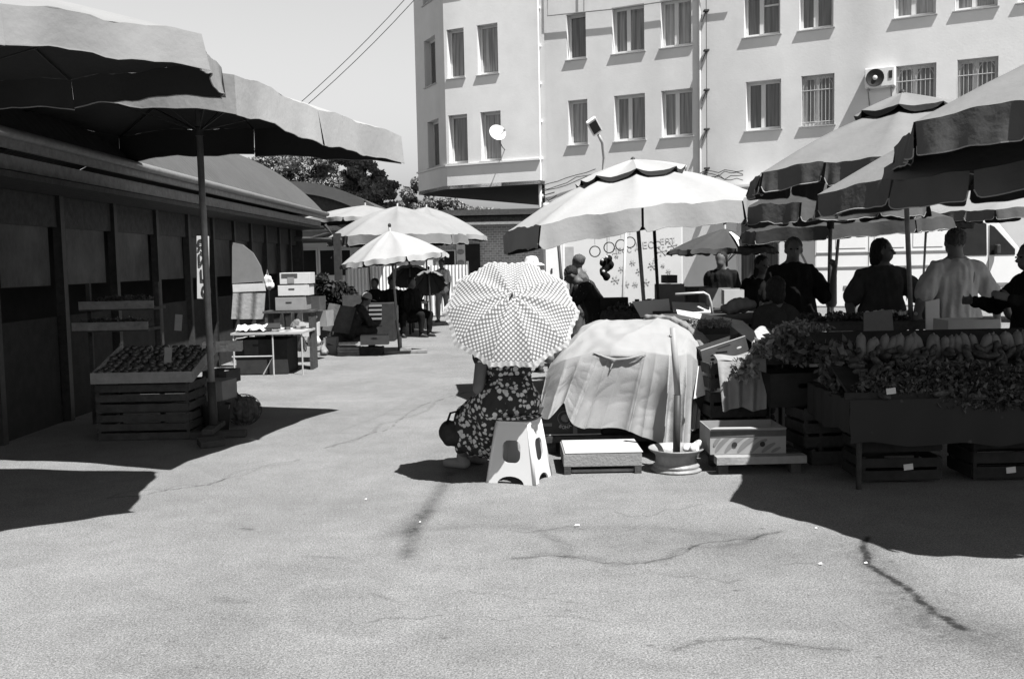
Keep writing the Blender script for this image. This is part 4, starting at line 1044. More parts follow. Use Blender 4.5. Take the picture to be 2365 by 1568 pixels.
for a_ in (aL, aR):
    fd = V(-.75, .45, 0).normalized()
    MB().cap(a_+V(0, 0, -.045)-fd*.02, .046, a_+fd*.14+V(0, 0, -.056), .036).cap(a_+V(0, 0, -.03), .046, a_+V(0, 0, .01), .044).build('shoe', cloth_grey, wm, True)
# bag beside her knees
qb = G(1038, 1045); 
bag = thing('handbag', 'dark round handbag held beside the seated woman knees', 'bag', (-.50, 7.42, .26))
MB().ell(V(-.49, 7.42, .30), (.075, .09, .095)).ell(V(-.45, 7.40, .27), (.10, .08, .07)).cap(V(-.50, 7.40, .36), .035, V(-.40, 7.42, .35), .04).voxel('bag_body', cloth_dark, bag, .01, 3, .01, .05)
MB().tube([V(-.50, 7.36, .38), V(-.47, 7.36, .46), V(-.42, 7.38, .47), V(-.38, 7.40, .40)], .009, 6).build('strap', cloth_black, bag, True)

# stool
stt = V(.035, 7.15, 0); sa = R_(-21)
stool = thing('plastic_stool', 'white moulded plastic stool with cut out side panels under the seated woman', 'stool', (0, 0, 0))
hb_, ht_, zh = .180, .122, .43
outer = [(-hb_, 0), (-.100, 0)] + [(.100*cos(a)*1.0, .055*sin(a)) for a in np.linspace(pi*.92, pi*.08, 9)] + [(.100, 0), (hb_, 0), (ht_, zh), (-ht_, zh)]
hole = rrect(-.068, .15, .068, .31, .045, 5)
sl_ = math.atan2(hb_-ht_, zh)
for i in range(4):
    a = i*pi/2
    M = Matrix.Rotation(a, 4, 'Z') @ Matrix.Translation((0, -hb_, 0)) @ Matrix.Rotation(pi/2-sl_, 4, 'X')
    shape2d(outer, [hole], .012, M, 'side_panel', white_plastic, stool)
for i in range(4):
    a = i*pi/2+pi/4; c1 = V(hb_*1.414*cos(a), hb_*1.414*sin(a), 0)*.985; c2 = V(ht_*1.414*cos(a), ht_*1.414*sin(a), zh)*.985+V(0, 0, 0)
    MB().tube([c1, c2], .014, 10).build('leg', white_plastic, stool, True)
sq = [Vector((x, y, .44)) for x, y in rrect(-.138, -.138, .138, .138, .045, 5)]
m_ = MB().prism([p-V(0, 0, .02) for p in sq], (0, 0, .022)); m_.build('seat', white_plastic, stool)
stool.location = stt; stool.rotation_euler[2] = sa

# dotted umbrella
uc = P(1181, 718, 6.98); un = V(.04, -.77, .64).normalized()
ux = V(1, 0, 0); ux = (ux-un*ux.dot(un)).normalized(); uy = un.cross(ux)
umb = thing('umbrella', 'dotted umbrella with white frilled edge held over the seated woman', 'umbrella', tuple(uc-un*.4))
NR_ = 10; RU = .458; HU = .17
hx_ = dotted('umbrella_dots', .10, .38, 1.0, .33, 0.0, uv=True, soft=.10)
def upt(a, r): # dome
    rib = cos((a*NR_/(2*pi) % 1.0)*2*pi)  # 1 at ribs
    hh = HU*(1-r*r) - .018*(1-rib)*.5*sin(pi*min(1, r)) + .0
    ph_ = (a*NR_/(2*pi) % 1.0-.5)*2*pi/NR_; rr_ = RU*r*(1+(cos(pi/NR_)/cos(ph_)-1-.012*(1-rib))*r)
    return uc+ux*rr_*cos(a)+uy*rr_*sin(a)+un*(hh+.012*sin(7*a+3*r)*r*(1-r)*2)
mb = MB(); uvl = mb.bm.loops.layers.uv.new('UVMap')
a00 = R_(8)
for i in range(NR_):
    A_ = a00-a00+2*pi*i/NR_; K = 8; S = 10
    rows = [[mb.bm.verts.new(upt(A_+2*pi/NR_*k/K, j/S)) for k in range(K+1)] for j in range(0, S+1)]
    for j in range(S):
        for k in range(K):
            try: f_ = mb.bm.faces.new((rows[j][k], rows[j+1][k], rows[j+1][k+1], rows[j][k+1]))
            except Exception: continue
            for l_, (jj, kk) in zip(f_.loops, ((j, k), (j+1, k), (j+1, k+1), (j, k+1))):
                r = jj/S*RU; x = r*2*pi/NR_*(kk/K-.5); y = r; c45 = .7071; p = .0245
                l_[uvl].uv = ((x*c45*1.0-y*c45)/p+100+i*.37, (x*c45+y*c45)/p+100)
uc_o = mb.build('canopy', hx_, umb, True, fixn=False)
fb = MB()
def FR_(u, v):
    a = 2*pi*u; p = upt(a, 1.0); o = (ux*cos(a)+uy*sin(a)); rf = sin(u*2*pi*70)*.006*v+sin(u*2*pi*23)*.003*v
    return p+o*(.026*v)+un*(-.022*v+rf)+o*(.004*sin(u*2*pi*46))*v
fb.grid(FR_, 560, 3); fb.build('frill', mat('frill_cloth', .50, .9, .1, 60), umb, True)
MB().tube([uc+un*(HU+.05), V(-.03, 7.52, .97)], .006, 8).build('shaft', steel_pale, umb, True)
MB().cap(uc+un*HU, .008, uc+un*(HU+.035), .004, 8, 3).build('tip', steel_dark, umb, True)
for i in range(NR_):
    A_ = 2*pi*i/NR_; MB().tube([upt(A_, r)-un*.006 for r in (.02, .3, .6, .98)], .003, 5).build('rib', steel_dark, umb)

# ------------------------------------------------------------------ cloth covered stall
cols = [((1312, 800, 9.0), (1262, 858, 8.3), (1238, 944, 8.12)), ((1330, 768, 9.3), (1300, 832, 8.1), (1264, 968, 7.95)), ((1350, 748, 9.5), (1340, 820, 8.0), (1303, 932, 7.9)),
        ((1385, 740, 9.5), (1385, 808, 7.95), (1326, 984, 7.82)), ((1420, 738, 9.5), (1430, 803, 7.9), (1375, 990, 7.82)), ((1460, 736, 9.5), (1480, 808, 7.9), (1440, 992, 7.8)),
        ((1500, 733, 9.4), (1520, 815, 7.85), (1500, 1016, 7.72)), ((1530, 729, 9.3), (1560, 820, 7.85), (1545, 1036, 7.62)), ((1568, 742, 9.1), (1592, 818, 7.95), (1588, 1028, 7.72)),
        ((1600, 768, 8.9), (1622, 842, 8.2), (1612, 990, 8.0)), ((1615, 800, 8.7), (1636, 872, 8.5), (1632, 965, 8.4))]
CW = [[P(*q) for q in c] for c in cols]
def catm(p0, p1, p2, p3, t): return 0.5*((2*p1)+(p2-p0)*t+(2*p0-5*p1+4*p2-p3)*t*t+(3*p1-p0-3*p2+p3)*t**3)
def cw(u, r):
    x = u*(len(CW)-1); i = min(int(x), len(CW)-2); t = x-i
    g_ = lambda k: CW[max(0, min(len(CW)-1, k))][r]
    return catm(g_(i-1), g_(i), g_(i+1), g_(i+2), t)
from mathutils import noise as mn
def CL(u, v):
    b_, e_, h_ = cw(u, 0), cw(u, 1), cw(u, 2)
    def crease(x): return 1-2*abs(sin(x))**.55
    sw = math.exp(-((u-.40)/.10)**2)
    if v < .42:
        t = v/.42; p = b_.lerp(e_, t)
        p.z += .045*min(1, t*4)*min(1, (1-t)*5)*(.7+.3*mn.noise(Vector((u*5, t*2, 8)))) + .018*mn.noise(Vector((u*12, t*5, 0))) + .012*crease(u*9+t*3)*min(1, (1-t)*3)
        f = max(0, t-.8)/.2*.12
    else:
        t = (v-.42)/.58; p = e_.lerp(h_, t); f = .12+.88*min(1, t*1.5)
        p.y -= .03*sin(pi*min(1, t*1.6))*(1-t)
        p.y -= .05*sw*math.exp(-((t-.06)/.06)**2); p.z -= .02*sw*math.exp(-((t-.06)/.06)**2)
    A = .034+.056*max(0, min(1, (u-.50)*5))
    fold = crease(u*pi*6.2+.9*sin(u*9)+.25*t)+.35*crease(u*pi*13+1+.4*t)+.5*mn.noise(Vector((u*11, v*.8, 3)))
    p.y -= A*fold*f; p.x += .015*cos(u*pi*12.4)*f
    d_ = mn.noise(Vector((u*16+v*5, v*9-u*6, 1))); p.y -= .006*(abs(d_)**.6)*(v > .42)*min(1, (v-.42)*8); p.z += .006*d_
    return p
mb = MB(); mb.grid(CL, 300, 130)
clo = mb.build('cloth_cover', stall_cloth, None, True, base=(.9, 8.6, 0))
tag(clo, 'large white cloth draped over the stall beside the umbrella', 'cloth')
kn_ = thing('tied_cloth_knot', 'small twisted knot in the front edge of the white cloth', 'knot', tuple(P(1432, 828, 7.8)))
KP = lambda u, v, z=0: CL(u, v)+V(0, -.012, z)
m_ = MB()
for a_, b_, r1, r2 in ((KP(.27, .43), KP(.34, .47), .006, .010), (KP(.34, .47), KP(.39, .50), .010, .018), (KP(.39, .50), KP(.45, .48), .018, .010), (KP(.45, .48), KP(.53, .44), .010, .005)): m_.cap(a_, r1, b_, r2)
kc = KP(.392, .505); m_.ell(kc, (.024, .022, .024), None, 2).cap(kc, .013, kc+V(-.03, -.01, -.075), .006).voxel('knot', stall_cloth, kn_, .006, 2)
tp = thing('folded_tarpaulin', 'grey tarpaulin bundled along the right edge of the white cloth', 'tarpaulin', tuple(P(1600, 780, 8.9)))
m_ = MB()
for k, (dx, dy, r_) in enumerate(((0, 0, .03), (14, 10, .034), (-14, -6, .026), (26, 26, .028))):
    q_ = [P(1505+dx, 735+dy*.4, 9.25), P(1560+dx, 740+dy*.6, 9.1), P(1602+dx, 762+dy, 8.9), P(1628+dx*.7, 800+dy, 8.65), P(1640+dx*.5, 850, 8.45)]
    for a_, b_ in zip(q_[:-1], q_[1:]): m_.cap(a_, r_, b_, r_)
m_.voxel('tarpaulin_body', mat('tarp_cloth', .26, .9, .2, 8, .3, 30), tp, .009, 2, .02, .05)
# trestle bench under the cloth
bn = thing('stall_bench', 'dark low bench carrying the fruit boxes under the white cloth', 'bench', (.95, 8.5, 0))
za = P(1400, 1006, 8.0).z
MB().box((.95, 8.6, za-.03), (1.5, 1.15, .05)).build('bench_top', wood_dark, bn)
for x in (.3, 1.6):
    for y in (8.1, 9.1): MB().box((x, y, (za-.06)/2), (.08, .08, za-.055)).build('leg', wood_dark, bn)
MB().box((.95, 8.95, .60), (1.25, .5, .5)).build('back_crates', wood_dark, bn)
b1 = thing('fruit_box', 'dark printed fruit box with a round emblem and curved lettering under the cloth', 'box', (.58, 8.25, za))
xa, xb2 = P(1245, 980, 8.06).x, P(1388, 980, 8.06).x
MB().box(((xa+xb2)/2, 8.25, za+.12), (xb2-xa, .38, .235), None, .004).build('carton', dark_card, b1)
em = P(1304, 965, 8.055)
MB().lathe(em, [(.052, 0), (.056, .004), (.060, 0)], 28, V(0, -1, 0).to_track_quat('Z', 'Y').to_matrix().to_4x4()).build('emblem_ring', grey_card, b1)
MB().ell(em, (.030, .006, .032), None, 2).ell(em+V(.012, -.002, -.02), (.018, .006, .014), None, 2).build('emblem_fruit', grey_card, b1)
for i, chh in enumerate('BONA'):
    a = radians_ = R_(-118+i*20); text(chh, .036, face_mtx(em+V(.078*cos(a), -.002, .078*sin(a)), V(cos(a+pi/2), 0, sin(a+pi/2)), V(-cos(a), 0, -sin(a))), 'letter', white_card, b1, .001, True)
MB().box((em.x+.085, 8.058, za+.05), (.035, .004, .09)).build('price_strip', grey_card, b1)
MB().box((xa+.06, 8.058, za+.09), (.09, .004, .025)).build('printed_band', grey_card, b1)
MB().box(((xa+xb2)/2, 8.055, za+.006), (xb2-xa, .01, .01)).build('bottom_edge', white_card, b1)
for (x0, x1, y0, y1, lab) in ((1392, 1470, 990, 1004, 'low dark tray right of the printed fruit box'),):
    a, b = P(x0, y1, 8.05), P(x1, y0-20, 8.05)
    tag(MB().box(((a.x+b.x)/2, 8.25, za+.05), (b.x-a.x, .35, .09)).build('fruit_tray', black_card, None, base=(1.0, 8.2, za)), lab, 'tray')

# low wooden platform
q = G(1302, 1097); q2 = G(1486, 1097)
pb = thing('wooden_footboard', 'low padded wooden box with pale top in front of the cloth stall', 'wooden box', ((q.x+q2.x)/2, q.y+.25, 0))
xm, ww = (q.x+q2.x)/2, q2.x-q.x
MB().box((xm, q.y+.27, .105), (ww, .52, .10), None, .006).build('box_top', mat('weathered_board', .30, .9, .12, 9, .3, 50), pb)
MB().box((xm+.01, q.y+.27, .160), (ww-.005, .525, .008), None, .003).build('top_sheet', mat('pale_board', .55, .9, .08, 9), pb)
for dx in (-ww/2+.03, ww/2-.03):
    for dy in (.03, .5): MB().box((xm+dx, q.y+dy, .027), (.05, .05, .054)).build('leg', wood_dark, pb)
MB().box((xm, q.y+.04, .022), (ww-.12, .02, .02)).build('rail', wood, pb)

# wheel rim parasol holder with pole tube
wr_ = G(1567, 1092); wr_.z = 0
wr_.y += .10
rimo = thing('wheel_rim', 'old steel wheel rim used as a pole base in front of the cloth', 'wheel rim', tuple(wr_))
MB().lathe(wr_, [(.160, 0), (.186, .003), (.190, .012), (.178, .020), (.166, .026), (.172, .036), (.174, .044), (.160, .054), (.152, .062), (.152, .110), (.158, .128), (.176, .142), (.196, .154), (.207, .166), (.204, .174), (.196, .172), (.168, .150), (.146, .112), (.144, .06), (.001, .055)], 56).build('rim_shell', mat('worn_steel', .42, .55, .25, 8, .3, 30, metal=.25, grime=.35), rimo, True)
pt = thing('empty_pole_tube', 'empty two tone pole tube standing upright in the wheel rim', 'pole', tuple(wr_))
pb0 = V(wr_.x, wr_.y, .057); pm_ = P(1565, 912, wr_.y); ptop = P(1554, 757, wr_.y)
MB().tube([pb0, pm_], .027, 14).build('lower_tube', mat('dark_tube', .06, .5, .3, 10), pt, True)
MB().tube([pm_-V(0, 0, .01), ptop], .023, 14).build('upper_tube', mat('pale_tube', .40, .5, .1, 10), pt, True)
MB().ell(ptop+V(-.02, -.01, -.06), (.012, .018, .012), None, 2).tube([ptop+V(-.04, -.01, -.06), ptop+V(.02, -.01, -.06)], .005, 6).build('clamp_screw', steel, pt)
rg = thing('white_rag', 'crumpled white rag stuffed in the right side of the wheel rim', 'rag', (wr_.x+.14, wr_.y, .14))
MB().ell(V(wr_.x+.13, wr_.y-.01, .165), (.03, .05, .045)).ell(V(wr_.x+.165, wr_.y+.03, .185), (.03, .04, .035)).ell(V(wr_.x+.10, wr_.y+.06, .15), (.05, .03, .03)).ell(V(wr_.x+.15, wr_.y+.02, .14), (.03, .06, .05)).voxel('rag_body', cloth_white, rg, .008, 2, .02, .03)

# banana box on plank stand
g0, g1 = G(1662, 1100), G(1862, 1096)
ps = thing('plank_stand', 'low plank stand under the printed banana box', 'stand', ((g0.x+g1.x)/2, g0.y+.2, 0))
xm = (g0.x+g1.x)/2; ww = g1.x-g0.x; yy = g0.y
MB().box((xm, yy+.08, .105), (ww+.03, .10, .055), R_(1)).build('plank', mat('pale_plank', .36, .9, .2, 10, .3, 40), ps)
MB().box((xm, yy+.24, .105), (ww+.03, .14, .055), R_(1)).build('plank', wood_dark, ps); MB().box((xm, yy+.42, .105), (ww+.03, .14, .055), R_(1)).build('plank', wood_dark, ps)
for dx in (-ww/2+.04, ww/2-.06):
    MB().box((xm+dx, yy+.1, .038), (.07, .09, .076)).build('leg', wood_dark, ps); MB().box((xm+dx, yy+.4, .038), (.07, .09, .076)).build('leg', wood_dark, ps)
yb0 = yy+.13
a, b = P(1640, 1056, yb0), P(1815, 1056, yb0); zbx = .135; ztx = P(1725, 990, yb0).z
bb_ = thing('banana_box', 'open banana box printed with bananas and two round holes', 'box', ((a.x+b.x)/2, yb0+.2, zbx))
wx = b.x-a.x; xm = (a.x+b.x)/2; hz_ = ztx-zbx; dpt = .40
outer = [(-wx/2, 0), (wx/2, 0), (wx/2, hz_), (-wx/2, hz_)]
pcard = mat('printed_card', .40, .85, .1, 8)
shape2d(outer, [ellpts(-.10, .075, .020, .019), ellpts(.105, .070, .020, .019)], .006, face_mtx((xm, yb0, zbx), (1, 0, 0), (0, 0, 1)), 'front_panel', pcard, bb_)
for s_ in (-1, 1): MB().box((xm+s_*(wx/2-.003), yb0+dpt/2, zbx+hz_/2), (.006, dpt, hz_)).build('side_panel', pcard, bb_)
MB().box((xm, yb0+dpt, zbx+hz_/2), (wx-.012, .006, hz_)).build('back_panel', pcard, bb_)
MB().box((xm, yb0+dpt/2, zbx+.004), (wx-.014, dpt-.012, .006)).build('bottom_panel', dark_card, bb_)
MB().box((xm, yb0-.0045, zbx+hz_-.035), (wx, .003, .045)).build('printed_band', mat('band_card', .14, .85, .15, 10), bb_)
MB().prism([V(xm-wx/2-.01, yb0-.03, zbx+hz_+.005), V(xm+wx/2, yb0-.02, zbx+hz_-.002), V(xm+wx/2, yb0+.03, zbx+hz_+.002), V(xm-wx/2+.05, yb0+.04, zbx+hz_+.004)], (0, 0, .005)).build('folded_flap', pcard, bb_)
bprint = mat('banana_print', .24, .85, .1, 10)
for i, (p0_, p1_, p2_, bw_) in enumerate((((-.24, .015), (-.205, .085), (-.125, .135), .017), ((-.17, .012), (-.11, .10), (-.015, .138), .019), ((-.075, .012), (-.02, .095), (.075, .130), .019), ((.02, .01), (.06, .075), (.14, .105), .018), ((.10, .008), (.14, .05), (.20, .078), .015), ((-.25, .06), (-.24, .10), (-.20, .13), .013), ((.17, .01), (.20, .03), (.24, .045), .012))):
    up_, dn_ = [], []
    for k in range(15):
        t_ = k/14; x_ = (1-t_)**2*p0_[0]+2*t_*(1-t_)*p1_[0]+t_*t_*p2_[0]; z_ = (1-t_)**2*p0_[1]+2*t_*(1-t_)*p1_[1]+t_*t_*p2_[1]
        dx_ = 2*(1-t_)*(p1_[0]-p0_[0])+2*t_*(p2_[0]-p1_[0]); dz_ = 2*(1-t_)*(p1_[1]-p0_[1])+2*t_*(p2_[1]-p1_[1]); L_ = math.hypot(dx_, dz_); ww_ = bw_*(.25+.75*sin(pi*t_)**.6)
        up_.append((x_-dz_/L_*ww_, z_+dx_/L_*ww_)); dn_.append((x_+dz_/L_*ww_, z_-dx_/L_*ww_))
    pts2 = [(max(-wx/2+.008, min(wx/2-.008, x)), max(.006, min(hz_-.065, y))) for x, y in up_+dn_[::-1]]
    shape2d(pts2, [], .0010, face_mtx((xm, yb0-.0038-.0005*i, zbx), (1, 0, 0), (0, 0, 1)), 'banana_print', bprint, bb_)

for hx__ in (-.10, .105): MB().lathe((xm+hx__, yb0-.009, zbx+.072), [(.001, 0), (.019, 0), (.0195, -.001)], 20, V(0, -1, 0).to_track_quat('Z', 'Y').to_matrix().to_4x4()).build('hole_dark_disc', black_card, bb_)  # black discs over the print stand for the dark inside the holes
# slatted crates and cartons to the right
def slat_crate(label, c, w_, d_, h_, n, rz, m=wood_dark, name='wooden_crate', base=True, group=None):
    t = thing(name, label, 'crate', (0, 0, 0), group)
    sl__ = h_/n
    for i in range(n):
        z = sl__*(i+.5)
        for y in (-d_/2, d_/2): MB().box((0, y, z), (w_, .012, sl__*.74)).build('slat', m, t)
        for x in (-w_/2, w_/2): MB().box((x, 0, z), (.012, d_-.014, sl__*.74)).build('slat', m, t)
    for x in (-1, 1):
        for y in (-1, 1): MB().box((x*(w_/2-.018), y*(d_/2-.018), h_/2), (.024, .024, h_)).build('corner_post', m, t)
    MB().box((0, 0, .006), (w_-.02, d_-.02, .012)).build('bottom_board', m, t)
    t.location = c; t.rotation_euler[2] = rz; return t
slat_crate('slatted wooden crate resting right of the banana box', (2.42, 7.62, .13), .52, .36, .30, 3, R_(8))
slat_crate('flat slatted crate on the ground below the slatted wooden crate', (2.5, 7.60, .002), .56, .38, .12, 1, R_(4))
def carton(label, c, w_, d_, h_, rz, m, flaps=True, hole=True, name='carton', tilt=None, cat='box', group=None, fm=None):
    t = thing(name, label, cat, (0, 0, 0), group); fm = fm or m
    holes = [rrect(-.055, h_*.55, .055, h_*.55+.035, .017)] if hole else []
    for s_, a in ((1, 0), (1, pi)):
        M = Matrix.Rotation(a, 4, 'Z') @ Matrix.Translation((0, -d_/2, 0)) @ Matrix.Rotation(pi/2, 4, 'X')
        shape2d([(-w_/2, 0), (w_/2, 0), (w_/2, h_), (-w_/2, h_)], holes, .006, M, 'long_panel', m, t)
    for s_ in (-1, 1): MB().box((s_*(w_/2-.003), 0, h_/2), (.006, d_-.012, h_)).build('end_panel', m, t)
    MB().box((0, 0, .004), (w_-.014, d_-.014, .006)).build('bottom_panel', m, t)
    if flaps:
        MB().prism([V(-w_/2, -d_/2, h_+.001), V(w_/2, -d_/2, h_+.001), V(w_/2-.01, -d_/2-.10, h_-.04), V(-w_/2+.01, -d_/2-.10, h_-.05)], (0, .002, .005)).build('flap', fm, t)
        MB().prism([V(-w_/2, d_/2, h_+.001), V(w_/2, d_/2, h_+.001), V(w_/2, d_/2+.10, h_+.07), V(-w_/2, d_/2+.10, h_+.08)], (0, .002, .005)).build('flap', fm, t)
    t.location = c; t.rotation_euler = (0, 0, rz) if tilt is None else (tilt[0], tilt[1], rz)
    return t
c1 = carton('dark carton with a pale handled flap under the bay leaf bunches', (2.22, 7.78, .42), .56, .36, .26, R_(8), black_card, flaps=False)
M = face_mtx(P(1838, 850, 7.50), (P(1905, 858, 7.5)-P(1775, 872, 7.5)), V(.0, .35, .5))
shape2d([(-.22, -.075), (.215, -.075), (.20, .07), (-.215, .075)], [rrect(-.05, -.01, .055, .022, .016)], .005, M, 'flap', mat('flap_card', .34, .9, .08, 8), c1).matrix_parent_inverse = Matrix.Identity(4)
fl = c1.children[-1]
for ch in c1.children:
    if ch.name.startswith('flap'): ch.data.transform(Matrix.Rotation(-R_(8), 4, 'Z') @ Matrix.Translation((-2.22, -7.78, -.42)))
# stall table behind the boxes
st2 = thing('trestle_table', 'trestle table carrying the open cartons right of the white cloth', 'table', (1.9, 8.9, 0))
MB().box((1.98, 8.9, .74), (.75, .95, .03)).build('table_top', wood_dark, st2)
for x in (1.66, 2.3):
    for y in (8.5, 9.3): MB().tube([(x, y, 0), (x, y, .725)], .018, 8).build('leg', steel_dark, st2)
oc = thing('carton', 'tilted dark carton with two white oval marks on its side', 'box', tuple(P(1676, 840, 8.1)))
oq = [P(1625, 848, 8.08), P(1731, 814, 8.12), P(1721, 775, 8.12), P(1618, 809, 8.08)]; bk_ = V(.02, .30, 0)
MB().prism(oq, (0, .006, 0)).build('long_panel', dark_card, oc); MB().prism([p+bk_ for p in oq], (0, .006, 0)).build('long_panel', dark_card, oc)
for a_, b_ in ((0, 3), (1, 2)): MB().prism([oq[a_]+V(0, .008, 0), oq[b_]+V(0, .008, 0), oq[b_]+bk_-V(0, .002, 0), oq[a_]+bk_-V(0, .002, 0)], (.006 if a_ == 0 else -.006, 0, 0)).build('end_panel', dark_card, oc)
MB().prism([oq[0]+V(.008, .008, .004), oq[1]+V(-.008, .008, .004), oq[1]+bk_+V(-.008, -.002, .004), oq[0]+bk_+V(.008, -.002, .004)], (0, 0, .005)).build('bottom_panel', dark_card, oc)
for x_, y_ in ((1650, 821), (1707, 803)): MB().ell(P(x_, y_, 8.075), (.022, .002, .009), Matrix.Rotation(R_(-17), 3, 'Y'), 2).build('oval_mark', white_card, oc)
MB().box(P(1672, 801, 8.078), (.11, .002, .012), Matrix.Rotation(R_(-17), 3, 'Y')).build('handle_slot', black_card, oc)
MB().prism([oq[3]+V(0, -.001, .002), oq[2]+V(0, -.001, .002), oq[2]+V(0, -.001, -.006), oq[3]+V(0, -.001, -.006)], (0, -.001, 0)).build('top_edge', white_card, oc)
def sheet(name, pts, m, label, cat, th=.006, thick_dir=(0, .4, 1)):
    W_ = [P(*q) for q in pts]; td_ = Vector(thick_dir).normalized()*th
    b = W_[0].copy(); return tag(MB().prism(W_, td_).build(name, m, None, base=tuple(b)), label, cat)
sheet('loose_cardboard', [(1562, 716, 9.3), (1690, 737, 9.1), (1683, 752, 9.0), (1565, 726, 9.2)], white_card, 'long white cardboard lid lying across the open cartons', 'lid')
sheet('loose_cardboard', [(1692, 738, 9.1), (1715, 742, 9.1), (1752, 775, 8.8), (1745, 798, 8.7), (1684, 750, 9.0)], white_card, 'short bent white cardboard lid next to the long one', 'lid')
sheet('cardboard_sheet', [(1612, 846, 8.1), (1645, 836, 8.1), (1657, 902, 8.0), (1602, 921, 7.95)], white_card, 'white cardboard sheet leaning below the tilted dark carton', 'cardboard', .006, (0, 1, 0))
sheet('cardboard_sheet', [(1604, 923, 7.98), (1657, 905, 8.0), (1662, 935, 8.1), (1622, 955, 8.1)], black_card, 'black cardboard piece under the leaning white sheet', 'cardboard', .006, (0, 1, 0))
tb2 = thing('seedling_tray', 'dark tray of pale leafy seedlings inside the open cartons', 'tray', tuple(P(1635, 770, 9.0)))
qq = P(1636, 760, 9.0); MB().box(qq+V(0, .0, -.015), (.34, .24, .05)).build('tray', black_card, tb2)
leaf_cloud('seedlings', [(tuple(qq+V(dx, dy, .05)), (.07, .07, .045)) for dx in (-.12, -.03, .06, .13) for dy in (-.07, .05)], 1500, .011, leaf_pale, tb2)
# hanging grey blanket
def BL(u, v):
    p = P(1657+112*u, 832+8*sin(u*5), 7.75+.02*u); bot = P(1668+100*u, 945+5*sin(u*9+1), 7.62)
    q_ = p.lerp(bot, v); q_.y -= .028*sin(u*2*pi*3.1+v)*min(1, v*1.6+.15); q_.z += .02*(1-v)*sin(u*4); return q_
mb = MB(); mb.grid(BL, 60, 30)
def BT(u, v):
    p = BL(u, 0); return p+V(.0, .30*v, .03*sin(pi*v)+.01*sin(u*9))
mb.grid(BT, 60, 8)
tag(mb.build('grey_blanket', cloth_grey, None, True, base=tuple(P(1700, 945, 7.7))), 'creased grey blanket hanging over the crates behind the banana box', 'blanket')
# support crate under the blanket
slat_crate('dark crate hidden behind the hanging grey blanket', (1.78, 8.05, .30), .46, .34, .45, 4, R_(6))
slat_crate('dark crate standing on the ground behind the banana box', (1.80, 8.1, .002), .5, .36, .29, 3, R_(4))

# bay leaf bunches
def bunch(label, c, r, n, size, m=leaf_dark, stems=12, name='leaf_bunch', group='leafy bunches on the right stall'):
    t = thing(name, label, 'bunch of leaves', tuple(c), group)
    leaf_cloud('leaves', [(tuple(c+V(random.uniform(-r[0], r[0])*.6, random.uniform(-r[1], r[1])*.6, random.uniform(-r[2], r[2])*.5)), (r[0]*.6, r[1]*.6, r[2]*.6)) for _ in range(6)], n, size, m, t, .6)
    mb = MB()
    for _ in range(stems):
        e = c+V(random.uniform(-r[0], r[0]), random.uniform(-r[1], r[1]), random.uniform(-r[2], r[2])*.8); mb.tube([c+V(0, .05, -.03), e], .003, 4)
    mb.build('stems', bark, t); return t
lm = mat('mid_leaf', .24, .5, .6, 30, spec=.6)
bunch('sunlit leafy bunch hanging at the left end of the leaf pile', P(1722, 845, 7.6), (.13, .1, .10), 420, .034, lm)
bunch('leafy bunch beside the checked cloth on top of the pile', P(1790, 800, 7.7), (.17, .14, .11), 600, .036, lm)
bunch('dark leafy bunch hanging down over the carton flap', P(1850, 805, 7.5), (.17, .12, .13), 600, .036)
bunch('dark leafy bunch drooping left of the vegetable heap', P(1935, 835, 7.1), (.17, .12, .17), 800, .036)
bunch('fine herb bunch with pale stems lying behind the leaf pile', P(1850, 755, 8.1), (.24, .14, .06), 1300, .020, lm)
bunch('dark herb bunch at the left foot of the vegetable heap', P(1955, 905, 6.95), (.13, .1, .11), 700, .024)
def TW(u, v):
    a, b = P(1742, 765, 8.0), P(1810, 750, 8.3); q_ = a.lerp(b, u); q_ = q_+V(.02*v, -.22*v, -.17*v+.03*sin(u*7)); q_.y -= .012*sin(u*20)*v; return q_
mb = MB(); mb.grid(TW, 30, 16)
tag(mb.build('checked_cloth', mat('check_cloth', .42, .9, .2, 30), None, True, base=tuple(P(1775, 800, 7.9))), 'small pale checked cloth on the left of the leaf pile', 'cloth')
st3 = thing('display_table', 'low display table carrying the leaf bunches', 'table', (2.5, 7.9, 0))
MB().box((2.35, 8.1, .74), (1.0, .6, .03)).build('table_top', wood_dark, st3)
for x in (1.9, 2.8):
    for y in (7.95, 8.35): MB().tube([(x, y, 0), (x, y, .725)], .018, 8).build('leg', steel_dark, st3)

# ------------------------------------------------------------------ vegetable stall
shade_black = mat('shade_black_wood', .028, .9, .3, 10)  # wood coloured near-black to stand for the shade at the stall
vs_ = thing('vegetable_stall', 'dark vegetable stall table with patterned cloth at the right edge', 'stall', (3.2, 7.0, 0))
MB().box((3.25, 7.05, .60), (2.0, 1.0, .03)).build('table_top', shade_black, vs_)
MB().prism([V(2.25, 6.60, .62), V(4.25, 6.60, .62), V(4.25, 7.5, .98), V(2.25, 7.5, .98)], (0, 0, .02)).build('sloped_board', shade_black, vs_)
for x in (2.32, 4.15):
    for y in (6.62, 7.45): MB().tube([(x, y, 0), (x, y, .59)], .02, 8).build('leg', steel_dark, vs_)
def TC(u, v):
    hem = .36 - .05*sin(u*2.2+.6)+.012*sin(u*23)
    return V(2.22+2.1*u+.004*sin(v*9), 6.52-.012*sin(u*40+v*2)*v-.01*v, .62+(hem-.62)*v)
mb = MB(); mb.grid(TC, 120, 16)
mb.grid(lambda u, v: V(2.22+.01*sin(v*30)*1, 6.52+.9*v, .62-.24*u+.02*sin(v*8)*u), 10, 30)
mb.build('tablecloth', dotted('star_cloth', .022, .06, 9, .12, .9, rvar=.2), vs_, True)
MB().box((3.2, 6.56, .64), (2.0, .02, .05)).build('front_board', black_card, vs_)
